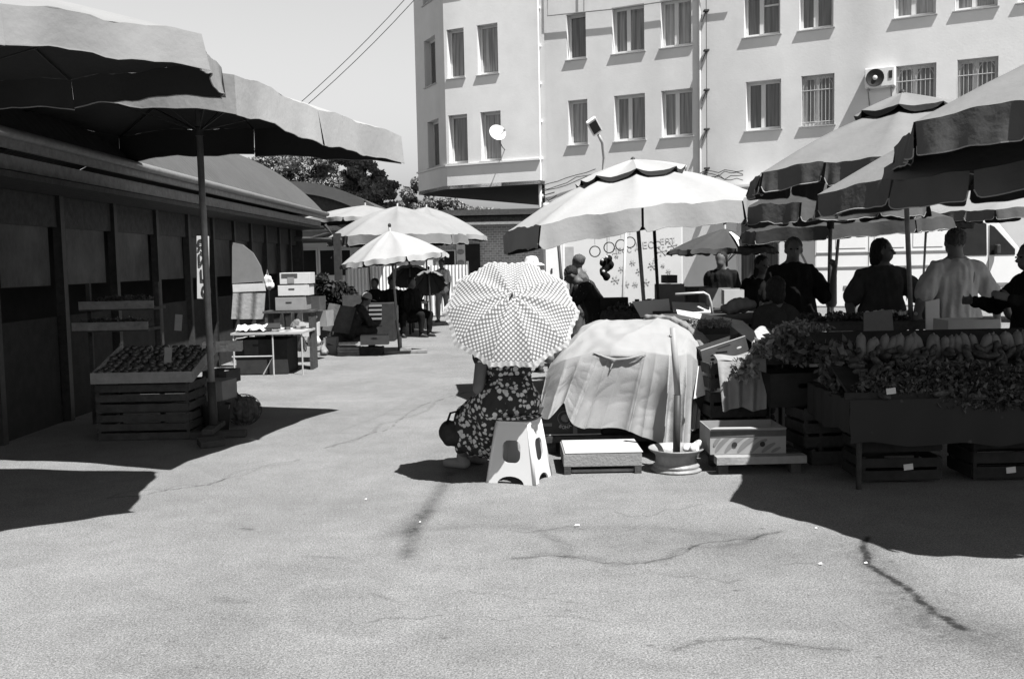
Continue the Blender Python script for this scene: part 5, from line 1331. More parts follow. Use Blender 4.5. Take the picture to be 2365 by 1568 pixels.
GV = 'pale squashes in the top row of the vegetable heap'
def copies(proto, spots, relabel=None):
    out = []
    for i, (loc, rot, sc_) in enumerate(spots):
        o = proto if i == 0 else copy_tree(proto)
        o.location = loc; o.rotation_euler = rot; o.scale = (sc_,)*3; out.append(o)
    return out
mb = MB(); mb.lathe((0, 0, 0), [(.001, -.085), (.018, -.083), (.027, -.06), (.029, 0), (.029, .045), (.026, .065), (.018, .080), (.008, .087), (.001, .088)], 14)
sq_ = mb.build('squash', squash, None, True); tag(sq_, 'pale squash standing in the top row of the vegetable heap', 'squash', GV)
MB().tube([(0, 0, .082), (.003, 0, .094)], [.006, .005], 6).build('stalk', leaf, sq_)
sp = []
for i in range(34):
    x = 2.48+i*.054+random.uniform(-.01, .01); sp.append(((x, 7.06+random.uniform(-.02, .02), .90+random.uniform(-.012, .015)), (R_(-18)+random.uniform(-.15, .15), random.uniform(-.22, .22), random.uniform(0, 6)), random.uniform(1.05, 1.3)))
copies(sq_, sp)
mb = MB(); mb.lathe((0, 0, 0), [(.001, -.058), (.014, -.054), (.022, -.03), (.024, .01), (.020, .042), (.008, .058), (.001, .059)], 12)
cu_ = mb.build('cucumber', mat('cucumber', .075, .5, .7, 30, .3, 60), None, True); tag(cu_, 'small cucumber heaped on the slope below the pale squashes', 'cucumber', 'cucumbers heaped on the vegetable stall')
sp = []
for r_ in range(8):
    for i in range(26):
        v = r_/7; x = 2.38+i*.075+random.uniform(-.03, .03)
        if v > .75 and random.random() < .3: continue
        sp.append(((x, 7.0-.48*v+random.uniform(-.02, .02), .875-.24*v+random.uniform(-.005, .03)), (random.uniform(.4, 1.9), random.uniform(-.8, .8), random.uniform(0, 6)), random.uniform(.8, 1.2)))
copies(cu_, sp)
bunch('dark leafy greens heaped over the cucumbers at right', V(3.3, 6.66, .76), (.8, .16, .12), 4500, .022, leaf_dark, 20)
bunch('dark greens hanging over the stall front below the cucumbers', V(3.55, 6.5, .62), (.6, .05, .10), 2600, .022, leaf_dark, 10)
bunch('dark greens at the left end of the cucumber slope', V(2.6, 6.62, .72), (.3, .12, .08), 1500, .02, leaf_dark, 8)
for i, (x, y, d, lab) in enumerate(((2058, 903, 6.50, 'white price tag pinned on the front of the vegetable heap'), (2100, 1020, 6.60, 'grey price tag on the upper dark crate under the stall'), (2098, 1078, 6.60, 'white price tag on the lower dark crate under the stall'), (2335, 1085, 6.55, 'price tag under the stall at the far right'))):
    c = P(x, y, d-.02)
    o = tag(MB().box(c, (.062, .004, .040), Matrix.Rotation(R_(-6), 3, 'Y')).build('price_tag', paper, None, base=tuple(c)), lab, 'price tag', 'price tags on the right stall')
slat_crate('upper dark crate under the vegetable stall', (2.66, 6.95, .22), .55, .4, .17, 2, 0, shade_black)
slat_crate('lower dark crate under the vegetable stall', (2.66, 6.95, .02), .55, .4, .17, 2, 0, shade_black)
slat_crate('dark crate under the right end of the vegetable stall', (3.45, 6.95, .02), .6, .4, .3, 3, 0, shade_black)

# ------------------------------------------------------------------ right background
pt5 = thing('produce_table', 'long produce table in front of the man in black and the woman', 'table', (3.0, 9.0, 0))
ta, tb_ = P(1800, 715, 9.4), P(2098, 703, 9.4)
zt5 = .97
MB().box((3.05, 9.35, zt5-.02), (1.55, .62, .03)).build('table_top', wood_dark, pt5); MB().box((3.05, 9.04, zt5-.05), (1.55, .02, .07)).build('apron', wood_dark, pt5)
for x in (2.35, 3.75):
    for y in (9.1, 9.6): MB().tube([(x, y, 0), (x, y, zt5-.035)], .02, 8).build('leg', steel_dark, pt5)
mb = MB()
heap = [(tuple(V(2.35+.13*i, 9.35+random.uniform(-.12, .12), zt5+.02)), (.09, .16, .05)) for i in range(11)]
hp = thing('greens_heap', 'low heap of dark greens and pale radishes on the produce table', 'vegetables', (3.0, 9.35, zt5))
leaf_cloud('leaves', heap, 2600, .020, leaf_dark, hp)
rd = MB().ell((0, 0, 0), (.017, .017, .019), None, 2).build('radish', white_card, None, True); tag(rd, 'small white radish on the right end of the produce table', 'radish', 'white radishes on the produce table')
copies(rd, [((3.25+random.uniform(0, .5), 9.2+random.uniform(-.12, .2), zt5+.055+random.uniform(0, .012)), (0, 0, 0), random.uniform(.8, 1.2)) for _ in range(34)])
sheet('loose_cardboard', [(1995, 702+20, 8.9), (2060, 715, 8.9), (2065, 778, 8.7), (1995, 785, 8.7)], grey_card, 'grey cardboard panel leaning under the produce table', 'cardboard', .008, (0, 1, 0))
carton('grey carton on the ground left of the silhouetted chair back', (3.05, 8.55, .45), .42, .3, .2, R_(14), grey_card, hole=False)
sheet('white_board', [(2138, 697, 9.0), (2170, 690, 9.0), (2170, 776, 8.9), (2140, 777, 8.9)], white_paint, 'tall white board beside the man in the grey t-shirt', 'board', .02, (0, 1, 0))
carton('white lidless carton in front of the walking man', P(2250, 752, 8.4)+V(0, .15, -.08), .44, .3, .13, R_(0), white_card, hole=False, flaps=False)
sbx = thing('side_table', 'small dark table carrying the white lidless carton', 'table', tuple(P(2250, 800, 8.5)*1.0)); 
pq = P(2250, 752, 8.4)+V(0, .15, -.08)
MB().box(pq+V(0, 0, -.02), (.6, .4, .03)).build('table_top', wood_dark, sbx)
for dx in (-.25, .25): MB().tube([pq+V(dx, 0, -.03), V(pq.x+dx, pq.y, 0)], .018, 8).build('leg', steel_dark, sbx)
# mid background table with cartons, scales, mixed goods
mt = thing('market_table', 'market table with grey boxes on top beside the striped umbrella', 'table', (1.95, 12.6, 0))
MB().box((2.05, 12.6, .93), (1.75, .8, .04)).build('table_top', wood_dark, mt)
MB().grid(lambda u, v: V(1.2+1.7*u, 12.19-.02*sin(u*30)*v, .95-.62*v), 40, 8).build('grey_cover', mat('table_cover', .16, .9, .15, 6, .3, 12), mt, True)
for x in (1.25, 2.85): MB().tube([(x, 12.4, 0), (x, 12.4, .91)], .02, 8).build('leg', steel_dark, mt)
for i, (x, y, w_, h_, m_, lab) in enumerate(((1.30, .95, .35, .14, cloth_dark, 'low dark box at the left end of the market table'), (2.0, .95, .33, .30, grey_card, 'taller grey box in the middle of the market table'), (2.36, .95, .30, .26, dark_card, 'dark box right of the taller grey box'), (2.70, .95, .3, .20, dark_card, 'dark box at the right end of the market table'), (2.0, 1.262, .13, .10, dark_card, 'tiny dark box on top of the taller grey box'))):
    carton(lab, (x, 12.6, y+.002), w_, .3, h_, R_(random.uniform(-6, 6)), m_, flaps=False, hole=False)
for i in range(14):
    pass
jar = thing('glass_jar', 'small dark jar standing on the market table', 'jar', (0, 0, 0), 'jars on the market table')
MB().lathe((0, 0, 0), [(.001, 0), (.03, 0), (.03, .08), (.024, .095)], 14).build('jar_body', glass_dark, jar, True); MB().lathe((0, 0, .095), [(.026, 0), (.026, .014), (.001, .015)], 14).build('lid', grey_card, jar)
copies(jar, [((1.52+.052*i+random.uniform(-.01, .01), 12.4+random.uniform(-.04, .1), .952), (0, 0, 0), random.uniform(.8, 1.3)) for i in range(7)])
# white boxes / sunlit sheet under
sheet('white_board', [(1440+20, 697, 11.0), (1545, 690, 11.0), (1550, 730, 10.9), (1480, 733, 10.9)], white_paint, 'sunlit white panel behind the top of the cloth stall', 'board', .02, (0, 1, 0))
sheet('white_board', [(1552, 697, 10.6), (1640, 700, 10.6), (1650, 722, 10.4), (1555, 722, 10.4)], white_card, 'second sunlit white panel near the bent chair tube', 'board', .02, (0, 1, 0))
tag(MB().tube([P(1560, 680, 10.2), P(1625, 676, 10.2), P(1636, 682, 10.2), P(1642, 700, 10.2), P(1646, 735, 10.2)], .014, 8).build('trolley_handle', steel_pale, None, True, base=tuple(P(1640, 735, 10.2))), 'bent shiny tube handle of a hand trolley behind the lids', 'trolley handle')
cn_ = thing('grey_bag', 'pale grey full bag lying beside the seated trader', 'bag', tuple(P(1705, 712, 9.3)))
MB().ell(P(1712, 704, 9.3), (.14, .12, .07)).ell(P(1690, 712, 9.3), (.10, .1, .06)).voxel('bag_body', mat('grey_bag_cloth', .2, .9, .2, 10), cn_, .012, 3, .02, .05)
carton('grey carton left of the long haired woman', P(1665, 688, 10.6)+V(0, .1, -.1), .36, .3, .2, R_(5), grey_card, hole=False, flaps=False)
carton('white carton right of the grey carton near the trader', P(1697, 690, 10.2)+V(0, .1, -.06), .2, .25, .15, R_(-5), white_card, hole=False, flaps=False)
bt = thing('back_table', 'dark table behind the cloth stall holding bags and cartons', 'table', (2.3, 10.3, 0))
MB().box((2.2, 10.2, .985), (1.3, 1.9, .03)).build('table_top', wood_dark, bt)
for x in (1.6, 2.8):
    for y in (9.4, 11.0): MB().tube([(x, y, 0), (x, y, .97)], .02, 8).build('leg', steel_dark, bt)
# extra poles seen under the white parasol
for (x0, y0, x1, y1, d, lab) in ((1286, 560, 1300, 690, 12.8, 'leaning dark pole at the left side under the white parasol'), (1446, 560, 1439, 690, 13.2, 'thin pale pole left of the main parasol pole'), (1510, 555, 1522, 720, 12.0, 'black slanting pole right of the main parasol pole')):
    a = P(x0, y0-40, d); b = P(x1, y1, d); k = b.z/(a.z-b.z); foot = b+(b-a)*k
    o = thing('tent_pole', lab, 'pole', tuple(foot)); MB().tube([foot, a], .02, 8).build('tube', steel_dark if 'dark' in lab or 'black' in lab else steel_pale, o, True)
    MB().lathe(foot, [(.12, 0), (.12, .02), (.03, .03), (.02, .08)], 16).build('foot_plate', steel_dark, o)
# round woven basket and dark goods beside bending woman
bk = thing('round_basket', 'round dark basket of goods right of the bending woman', 'basket', (1.42, 12.3, .45))
MB().lathe((1.42, 12.3, .55), [(.001, 0), (.2, 0), (.3, .15), (.33, .32), (.30, .40)], 24).build('basket_body', mat('wicker', .05, .9, .6, 30, .8, 60), bk, True)
leaf_cloud('goods', [((1.42, 12.3, .95), (.24, .2, .08))], 500, .03, mat('mixed_goods', .14, .8, .9, 20), bk)
ds_ = thing('goods_stand', 'dark goods stand behind the dotted umbrella', 'stand', (1.2, 12.3, 0))
MB().box((1.15, 12.3, .53), (1.3, .6, .04)).build('shelf', wood_dark, ds_); MB().box((1.15, 12.02, .27), (1.3, .02, .5)).build('front_panel', black_card, ds_); MB().box((1.15, 12.0, .50), (1.0, .015, .03)).build('trim', wood, ds_)
hg = thing('hanging_toys', 'dark hanging bundle with white faces below the white parasol', 'hanging toys', tuple(P(1402, 600, 12.9)))
m_ = MB()
for x, y, r_ in ((1396, 606, .055), (1406, 598, .05), (1400, 618, .05), (1392, 628, .05), (1402, 640, .045), (1410, 612, .05)): m_.ell(P(x, y, 12.9), (r_, r_*.8, r_*1.1), None, 2)
m_.voxel('bundle', cloth_black, hg, .012, 2, .02, .04)
for x, y in ((1391, 601), (1401, 594), (1394, 627)): MB().ell(P(x, y, 12.84), (.02, .012, .02), None, 2).build('white_face', white_card, hg, True)
MB().tube([P(1402, 600, 12.9), P(1402, 535, 12.9)], .004, 5).build('cord', steel_dark, hg)
hoop = thing('hoop', 'leftmost thin dark hoop hanging in a row against the snowflake panel', 'hoop', (0, 0, 0), 'hoops hanging below the white parasol')
MB().tube([(.07*cos(a), 0, .07*sin(a)) for a in np.linspace(0, 2*pi, 28, endpoint=False)], .008, 6, True).build('ring', mat('hoop_plastic', .05, .4), hoop, True)
MB().tube([(0, 0, .09), (0, 0, .4)], .003, 4).build('cord', steel_dark, hoop)
for o_, w_ in zip(copies(hoop, [(tuple(P(x, y, 13.4)), (0, 0, 0), 1) for x, y in ((1374, 581), (1407, 572), (1434, 566), (1455, 560))]), ('leftmost', 'second', 'third', 'rightmost')): o_['label'] = w_+' thin dark hoop from the left in the row against the snowflake panel'
# white snowflake trailer
td_ = 17.0
xl, xr = P(1256, 640, td_).x, P(1578, 640, td_).x
tr = thing('white_trailer', 'white market trailer printed with grey snowflakes behind the hanging hoops', 'trailer', ((xl+xr)/2, td_+1, 0))
MB().box(((xl+xr)/2, td_+1, 1.5), (xr-xl, 2, 2.1), None, .03).build('trailer_body', mat('trailer_paint', .72, .5, .03, 3), tr)
MB().box(((xl+xr)/2, td_+1, .40), (xr-xl-.1, 1.8, .12)).build('chassis', steel_dark, tr)
for x in (xl+.6, xr-.6): MB().lathe((x, td_+.1, .3), [(.001, 0), (.28, 0), (.30, .03), (.30, .18), (.001, .2)], 24, Matrix.Rotation(-pi/2, 4, 'X')).build('wheel', rubber, tr, True)
flk = mat('print_grey', .62, .8)
for (x, y, s_) in ((1530, 578, .13), (1554, 565, .12), (1507, 612, .10), (1478, 625, .09), (1492, 650, .10), (1462, 605, .07), (1515, 598, .06), (1437, 620, .08), (1422, 645, .1), (1446, 655, .09), (1532, 612, .05), (1468, 655, .07), (1350, 625, .06), (1425, 590, .05), (1545, 625, .06)):
    s_ *= .75; c = P(x, y, td_-.012); m_ = MB()
    for k in range(3):
        a = k*pi/3+.2; v_ = V(cos(a), 0, sin(a)); m_.tube([c-v_*s_, c+v_*s_], .0035, 4)
        for sg_ in (-1, 1):
            for q_ in (-.6, .6): m_.tube([c+v_*s_*.6*sg_, c+v_*s_*.6*sg_+V(cos(a+q_), 0, sin(a+q_))*s_*.3*sg_], .003, 4)
    m_.build('snowflake_print', flk, tr)
for (tx_, x, y, sz, ro) in (('ДЕСС', 1497, 566, .16, 3), ('ЕРТ', 1542, 557, .14, 3), ('ДЕСС', 1437, 578, .12, 3)): text(tx_, sz, face_mtx(P(x, y, td_-.008), (1, 0, .06), (-.06, 0, 1)), 'lettering', flk, tr, .001)
rectobj('door_panel', 1262, 560, 1300, 690, td_-.01, white_paint, tr, .02); rectobj('door_handle', 1273, 620, 1276, 631, td_-.03, steel_dark, tr, .02)
rectobj('door_frame', 1301, 560, 1304, 690, td_-.01, plaster, tr, .03); rectobj('side_window', 1306, 570, 1325, 668, td_-.01, mat('frosted_pane', .45, .4), tr, .02)

# white van
vd = 22.0; kx = vd/F
vx0 = (1882-CX)*kx; 
def vz(y, x=2150): 
    p = P(x, y, vd); return p.z
van = thing('white_van', 'white panel van parked behind the right hand stalls', 'van', (vx0+2.6, vd+1, 0))
zr = vz(503); prof = [(0, .42), (0, 1.0), (.02, zr-.10), (.15, zr), (3.75, zr), (4.0, zr-.06), (4.55, 1.62), (4.75, 1.45), (5.45, 1.18), (5.6, .95), (5.62, .42), (4.95, .40), (4.92, .60), (4.75, .75), (4.45, .75), (4.28, .60), (4.25, .40), (1.45, .40), (1.42, .60), (1.25, .75), (.95, .75), (.78, .60), (.75, .40)]
m_ = MB().prism([V(vx0+x, vd, z) for x, z in prof], (0, 1.95, 0)); 
vp = mat('van_paint', .85, .3, .03, 3, spec=.5)
vb_ = m_.build('van_body', vp, van); md = vb_.modifiers.new('bevel', 'BEVEL'); md.width = .04; md.segments = 2; md.limit_method = 'ANGLE'
MB().prism([V(vx0+x, vd-.012, z) for x, z in ((3.05, 1.50), (3.05, zr-.13), (3.72, zr-.13), (3.78, zr-.16), (3.80, 1.50))], (0, .02, 0)).build('side_window', glass_dark, van)
MB().prism([V(vx0+x, vd-.012, z) for x, z in ((3.86, 1.50), (3.86, zr-.18), (3.95, zr-.22), (4.42, 1.62), (4.42, 1.50))], (0, .02, 0)).build('quarter_window', glass_dark, van)
MB().prism([V(vx0+4.02, vd+.12, zr-.11), V(vx0+4.57, vd+.12, 1.60), V(vx0+4.585, vd+.12, 1.61), V(vx0+4.035, vd+.12, zr-.10)], (0, 1.7, 0)).build('windscreen', glass_dark, van)
for x in (1.1, 4.6):
    w_ = MB().lathe((vx0+x, vd+.02, .32), [(.001, .02), (.19, .02), (.2, 0), (.31, 0), (.32, .03), (.32, .2), (.001, .2)], 28, Matrix.Rotation(-pi/2, 4, 'X')).build('wheel', rubber, van, True)
    MB().lathe((vx0+x, vd+.012, .32), [(.001, 0), (.17, .0), (.185, .02)], 20, Matrix.Rotation(-pi/2, 4, 'X')).build('hubcap', steel, w_, True)
for z, h_ in ((1.30, .025), (.86, .06), (1.62, .02)): MB().box((vx0+1.5 if z > 1 else vx0+2.6, vd-.012, z), (2.9 if z > 1 else 3.9, .024, h_)).build('body_moulding', steel if z < 1 else mat('seam', .35), van)
for x in (.35, 1.2, 2.05, 2.95, 3.84):
    MB().box((vx0+x, vd-.004, 1.35), (.012, .012, 1.6)).build('door_seam', mat('seam', .35), van)
for x in (.5, 1.35, 2.2): MB().box((vx0+x+.3, vd-.006, 1.92), (.66, .012, .42), None, .004).build('pressed_panel', vp, van)
MB().box((vx0+3.2, vd-.03, 1.33), (.12, .03, .03)).build('door_handle', steel_dark, van); MB().box((vx0+3.98, vd-.12, 1.62), (.10, .14, .22), None, .03).build('mirror', steel_dark, van)
MB().ell((vx0+5.45, vd+.05, .98), (.12, .08, .09), None, 2).build('headlight', glass_dark, van); MB().box((vx0+5.62, vd+.98, .5), (.12, 1.9, .2), None, .03).build('bumper', steel_dark, van)

# ------------------------------------------------------------------ left stall: tomatoes, crates, potato sack
def fruit_pile(proto, x0, x1, y0, y1, z0, slope, n, r):
    sp = []
    for _ in range(n):
        u, v = random.random(), random.random(); sp.append(((x0+(x1-x0)*u, y0+(y1-y0)*v, z0+slope*v+random.uniform(0, r*.8)), (random.uniform(-.4, .4), random.uniform(-.4, .4), random.uniform(0, 6)), random.uniform(.85, 1.15)))
    return sp
tm = MB().lathe((0, 0, 0), [(.001, -.028), (.02, -.027), (.034, -.012), (.037, .003), (.030, .020), (.014, .027), (.001, .023)], 14).build('tomato', tomato, None, True)
tag(tm, 'dark tomato heaped in the slanted crate of the left stall', 'tomato', 'tomatoes in the left stall crate')
MB().lathe((0, 0, .024), [(.012, .003), (.004, .002), (.001, .006)], 5).build('calyx', leaf, tm)
lsx, lsy = -3.36, 9.35
sp = []
for i in range(11):
    for j in range(8):
        u, v = i/10, j/7
        sp.append(((lsx-.42+.80*u+random.uniform(-.02, .02), 9.08+.62*v+random.uniform(-.02, .02), .615+.17*v+random.uniform(0, .02)), (random.uniform(-.5, .5), random.uniform(-.5, .5), random.uniform(0, 6)), random.uniform(.9, 1.15)))
copies(tm, sp)
tc_ = thing('tomato_crate', 'slanted wooden crate full of dark tomatoes on the left stall', 'crate', (lsx, 9.4, .5))
MB().prism([V(lsx-.47, 9.02, .55), V(lsx+.43, 9.02, .55), V(lsx+.43, 9.76, .755), V(lsx-.47, 9.76, .755)], (0, 0, .012)).build('bottom_board', wood, tc_)
MB().box((lsx-.02, 9.01, .59), (.92, .014, .10)).build('front_board', mat('crate_board', .34, .9, .2, 10), tc_)
for s_ in (-1, 1): MB().prism([V(lsx-.02+s_*.455, 9.02, .54), V(lsx-.02+s_*.455, 9.76, .74), V(lsx-.02+s_*.455, 9.76, .85), V(lsx-.02+s_*.455, 9.02, .64)], (.012, 0, 0)).build('side_board', wood, tc_)
slat_crate('wooden crate standing under the tomato crate', (lsx-.05, 9.36, .26), .85, .55, .27, 3, 0, wood_dark)
slat_crate('bottom wooden crate standing on the ground under the tomatoes', (lsx-.05, 9.36, .0), .85, .55, .25, 3, 0, wood_dark)
# pale cartons behind pole
for i, (x, y, d, w_, h_, m_, lab) in enumerate(((498, 900, 9.75, .30, .20, grey_card, 'upper grey carton just behind the left parasol pole'), (495, 945, 9.7, .30, .20, dark_card, 'lower carton standing behind the left parasol pole'), (512, 868, 10.1, .26, .13, dark_card, 'small carton on top behind the left parasol pole'))):
    a = P(x, y, d); carton(lab, (a.x, a.y, max(0, a.z-h_/2)), w_, .3, h_, R_(-12), m_, flaps=False)
pbk = thing('potato_bucket', 'dark bucket beside the foot of the left parasol', 'bucket', (-2.82, 9.45, 0))
MB().lathe((-2.86, 9.5, 0), [(.001, .005), (.11, .005), (.14, .26), (.145, .27), (.13, .265), (.10, .02)], 24).build('bucket_body', black_card, pbk, True)
MB().tube([(-2.86+.14*cos(a), 9.5-.03, .26-.10*sin(a)) for a in np.linspace(0, pi, 12)], .004, 5).build('bucket_handle', steel, pbk)
sk_ = thing('net_sack', 'bulging net sack of potatoes beside the left parasol foot', 'sack', tuple(G(557, 988)))
gs = G(557, 984); gs.z = 0
m_ = MB().ell(gs+V(0, .1, .15), (.155, .13, .13))
for _ in range(150):
    a, b = random.uniform(0, 2*pi), math.asin(random.uniform(-.85, 1)); rx = .15*(1+.12*sin(3*a)); m_.ell(gs+V(rx*cos(a)*cos(b), .1+.125*sin(a)*cos(b), .15+.125*sin(b)), (.032, .028, .026), Matrix.Rotation(a, 3, 'Z'), 1)
m_.voxel('sack_body', potato, sk_, .007, 1)
m_ = MB()
for k in range(9):
    a0 = k*pi/9; m_.tube([gs+V(.183*cos(a0)*cos(t), .1+.158*sin(a0)*cos(t), .15+.158*sin(t)) for t in np.linspace(-1.2, pi+1.2, 26)], .0018, 4)
m_.build('netting', cloth_dark, sk_)
MB().cap(gs+V(-.06, .1, .28), .035, gs+V(-.10, .1, .36), .02).build('tied_neck', potato, sk_, True)
# upper racks with greens and hanging sheet at far left
rk = thing('display_rack', 'tall stepped rack of crates against the hall wall at left', 'rack', (-4.1, 9.6, 0))
for i, z in enumerate((.98, 1.18)):
    MB().box((-3.95+.0*i, 9.95+.18*i, z), (.75, .35, .03)).build('shelf', wood_dark, rk)
    MB().box((-3.95, 9.78+.18*i, z+.04), (.75, .012, .08)).build('front_board', wood, rk)
for x in (-4.3, -3.6): MB().box((x, 10.15, .72), (.04, .04, 1.44)).build('post', wood_dark, rk)
bunch('small dark heap of greens on the upper rack of the left stall', V(-3.95, 10.1, 1.26), (.3, .12, .06), 900, .02, leaf_dark, 6, group='greens on the left rack')
bunch('small dark heap of greens on the lower rack of the left stall', V(-3.95, 9.92, 1.05), (.3, .1, .05), 800, .02, leaf_dark, 6, group='greens on the left rack')
for (x, y, d, lab) in ((388, 822, 9.3, 'pale price card leaning on the tomato crate corner'), (412, 745, 9.8, 'white paper sheet pinned by the left rack')):
    c = P(x, y, d); tag(MB().box(c, (.07, .004, .16), Matrix.Rotation(R_(6), 3, 'Y')).build('price_card', mat('pale_card', .4), None, base=tuple(c)), lab, 'price card')

# ------------------------------------------------------------------ hall-side display table, trolley, boxes, folding stool
hd_ = 14.3
t_ = thing('display_stall', 'cluttered selling table with thin legs in front of the hall windows', 'table', (-3.6, 14.3, 0))
ztb = P(620, 768, hd_).z
xa, xb = P(532, 768, hd_).x, P(700, 768, hd_).x
MB().box(((xa+xb)/2, hd_+.45, ztb-.015), (xb-xa, .9, .03)).build('table_top', steel_pale, t_)
for x in (xa+.03, xb-.45, xb-.03):
    for y in (hd_+.03, hd_+.85): MB().tube([(x, y, 0), (x, y, ztb-.03)], .012, 8).build('leg', steel_pale, t_)
MB().tube([(xa, hd_+.03, .28), (xb-.45, hd_+.03, .28), (xb-.6, hd_+.03, .02)], .012, 6).build('brace', steel_pale, t_)
MB().box((xa+.4, hd_+.5, ztb/2-.05), (.75, .7, ztb*.8)).build('stored_goods', black_card, t_)
for i in range(22):
    u, v = random.random(), random.random(); px_ = xa+.08+(xb-xa-.2)*u; py_ = hd_+.1+.7*v; w_ = random.uniform(.06, .16)
    bx = MB().box((0, 0, .02), (w_, w_*.7, random.uniform(.02, .05)), R_(random.uniform(0, 90)), .004).build('packet', random.choice([white_card, grey_card, dark_card, white_card, cloth_mid]), None)
    bx.location = (px_, py_, ztb+.005+random.uniform(0, .03)); tag(bx, 'small '+('pale' if bx.data.materials[0] == white_card else 'dark' if bx.data.materials[0] == dark_card else 'grey')+' packet strewn among others on the cluttered selling table', 'packet', 'packets strewn on the selling table')
def CV(u, v):
    p = V(xa+.05+(xb-xa-.6)*u, hd_+.05+.5*v, ztb+.04+.05*sin(pi*v)); p.z += .05*mn.noise(Vector((u*7, v*4, 2))); return p
mb = MB(); mb.grid(CV, 50, 20); tag(mb.build('crumpled_paper', cloth_white, None, True, base=((xa+xb)/2, hd_+.3, ztb)), 'crumpled white wrapping spread on the selling table', 'wrapping')
p_ = P(627, 745, hd_+.1); tag(MB().prism([V(p_.x-.13, p_.y, ztb+.04), V(p_.x+.13, p_.y, ztb+.04), V(p_.x+.09, p_.y+.15, ztb+.10), V(p_.x-.09, p_.y+.15, ztb+.10)], (0, 0, .02)).box((p_.x, p_.y-.003, ztb+.055), (.07, .006, .02)).build('scale', black_card, None, base=(p_.x, p_.y, ztb)), 'black kitchen scale on the front edge of the selling table', 'scale')
# big white arched board & pale sacks behind
ab = thing('arched_board', 'grey arched panel leaning on the hall window above a pale sheet', 'panel', tuple(P(575, 740, 15.2)))
o = P(540, 665, 15.2); W_ = [(536, 655), (536, 560), (560, 565), (585, 585), (602, 615), (611, 650)]
MB().prism([P(x, y, 15.2) for x, y in W_], (0, .03, 0)).build('arch_board', mat('arch_grey', .22, .8, .1), ab)
MB().prism([P(x, y, 15.15) for x, y in ((537, 657), (610, 654), (613, 672), (538, 675))], (0, .03, 0)).build('pale_board', white_card, ab)
mb = MB(); mb.grid(lambda u, v: P(538+74*u-4*v, 677+60*v, 15.1)+V(0, .03*sin(u*14), 0), 40, 12); mb.build('pale_sheet', cloth_grey, ab, True)
# box stack
bst = [(648, 718, 642, 690, 'top'), ]
for i, (x0, x1, y0, y1, m_, lab) in enumerate(((646, 715, 629, 657, white_card, 'uppermost white printed carton of the stack by the hall'), (642, 713, 658, 684, white_card, 'middle white carton of the stack by the hall'), (636, 706, 686, 718, grey_card, 'grey carton at the bottom of the stack by the hall'))):
    a, b = P(x0, y1, 15.0), P(x1, y0, 15.0)
    t = thing('printed_carton', lab, 'box', ((a.x+b.x)/2, 15.15, a.z), 'cartons stacked by the hall')
    MB().box(((a.x+b.x)/2, 15.2, (a.z+b.z)/2), (b.x-a.x, .38, b.z-a.z-.004), None, .004).build('carton_body', m_, t)
    MB().box(((a.x+b.x)/2-.03, 15.008, (a.z+b.z)/2+.02), (.09, .004, .02)).build('handle_slot', black_card, t)
    if i == 0:
        MB().box(((a.x+b.x)/2-.08, 15.006, b.z-.045), (.24, .004, .06)).build('printed_panel', dark_card, t); MB().box(((a.x+b.x)/2-.06, 15.004, a.z+.06), (.10, .004, .09)).build('printed_panel', grey_card, t)
sup = thing('stack_table', 'low shelf under the carton stack', 'shelf', (P(680, 740, 15.2).x, 15.2, 0)); zz = P(640, 718, 15.0).z
MB().box((P(672, 740, 15.2).x, 15.2, zz-.02), (.75, .45, .03)).build('shelf_board', wood_dark, sup)
for dx in (-.33, .33): MB().box((P(672, 740, 15.2).x+dx, 15.2, (zz-.035)/2), (.04, .4, zz-.035)).build('side_panel', wood_dark, sup)
# folding stool frame
fs = thing('metal_stool_frame', 'pale bent tube stool frame standing before the selling table', 'stool frame', tuple(G(560, 835)))
d1 = G(538, 838).y
for dy, dx in ((0, 0), (.25, .06)):
    MB().tube([P(538, 838, d1)+V(dx, dy, 0), P(541, 790, d1)+V(dx, dy, 0), P(546, 782, d1)+V(dx, dy, 0), P(570, 780, d1)+V(dx, dy, 0), P(577, 787, d1)+V(dx, dy, 0), P(583, 834, d1)+V(dx, dy, 0)], .011, 8).build('tube_loop', steel_pale, fs, True)
# trolley and bags
tl = thing('hand_trolley', 'two wheeled shopping trolley parked right of the carton stack', 'trolley', tuple(G(690, 808)))
g_ = G(688, 812); g_.z = 0
for dx in (-.12, .14): 
    w_ = MB().tube([g_+V(dx+.0, .09*cos(a), .10+.09*sin(a)) for a in np.linspace(0, 2*pi, 24, endpoint=False)], .012, 6, True).build('wheel', rubber, tl, True)
    MB().tube([g_+V(dx, .08*cos(a), .10+.08*sin(a)) for a in (0, pi)], .004, 4).tube([g_+V(dx, .08*cos(a), .10+.08*sin(a)) for a in (pi/2, 3*pi/2)], .004, 4).build('spokes', steel_pale, w_)
MB().tube([g_+V(-.10, 0, .1), g_+V(-.10, .1, .85), g_+V(.10, .1, .85), g_+V(.10, 0, .1)], .01, 6).build('frame', steel_pale, tl, True)
MB().ell(g_+V(0, .0, .38), (.13, .1, .22)).voxel('bag', mat('mottled_bag', .2, .9, .8, 25), tl, .012, 3, .02, .06)
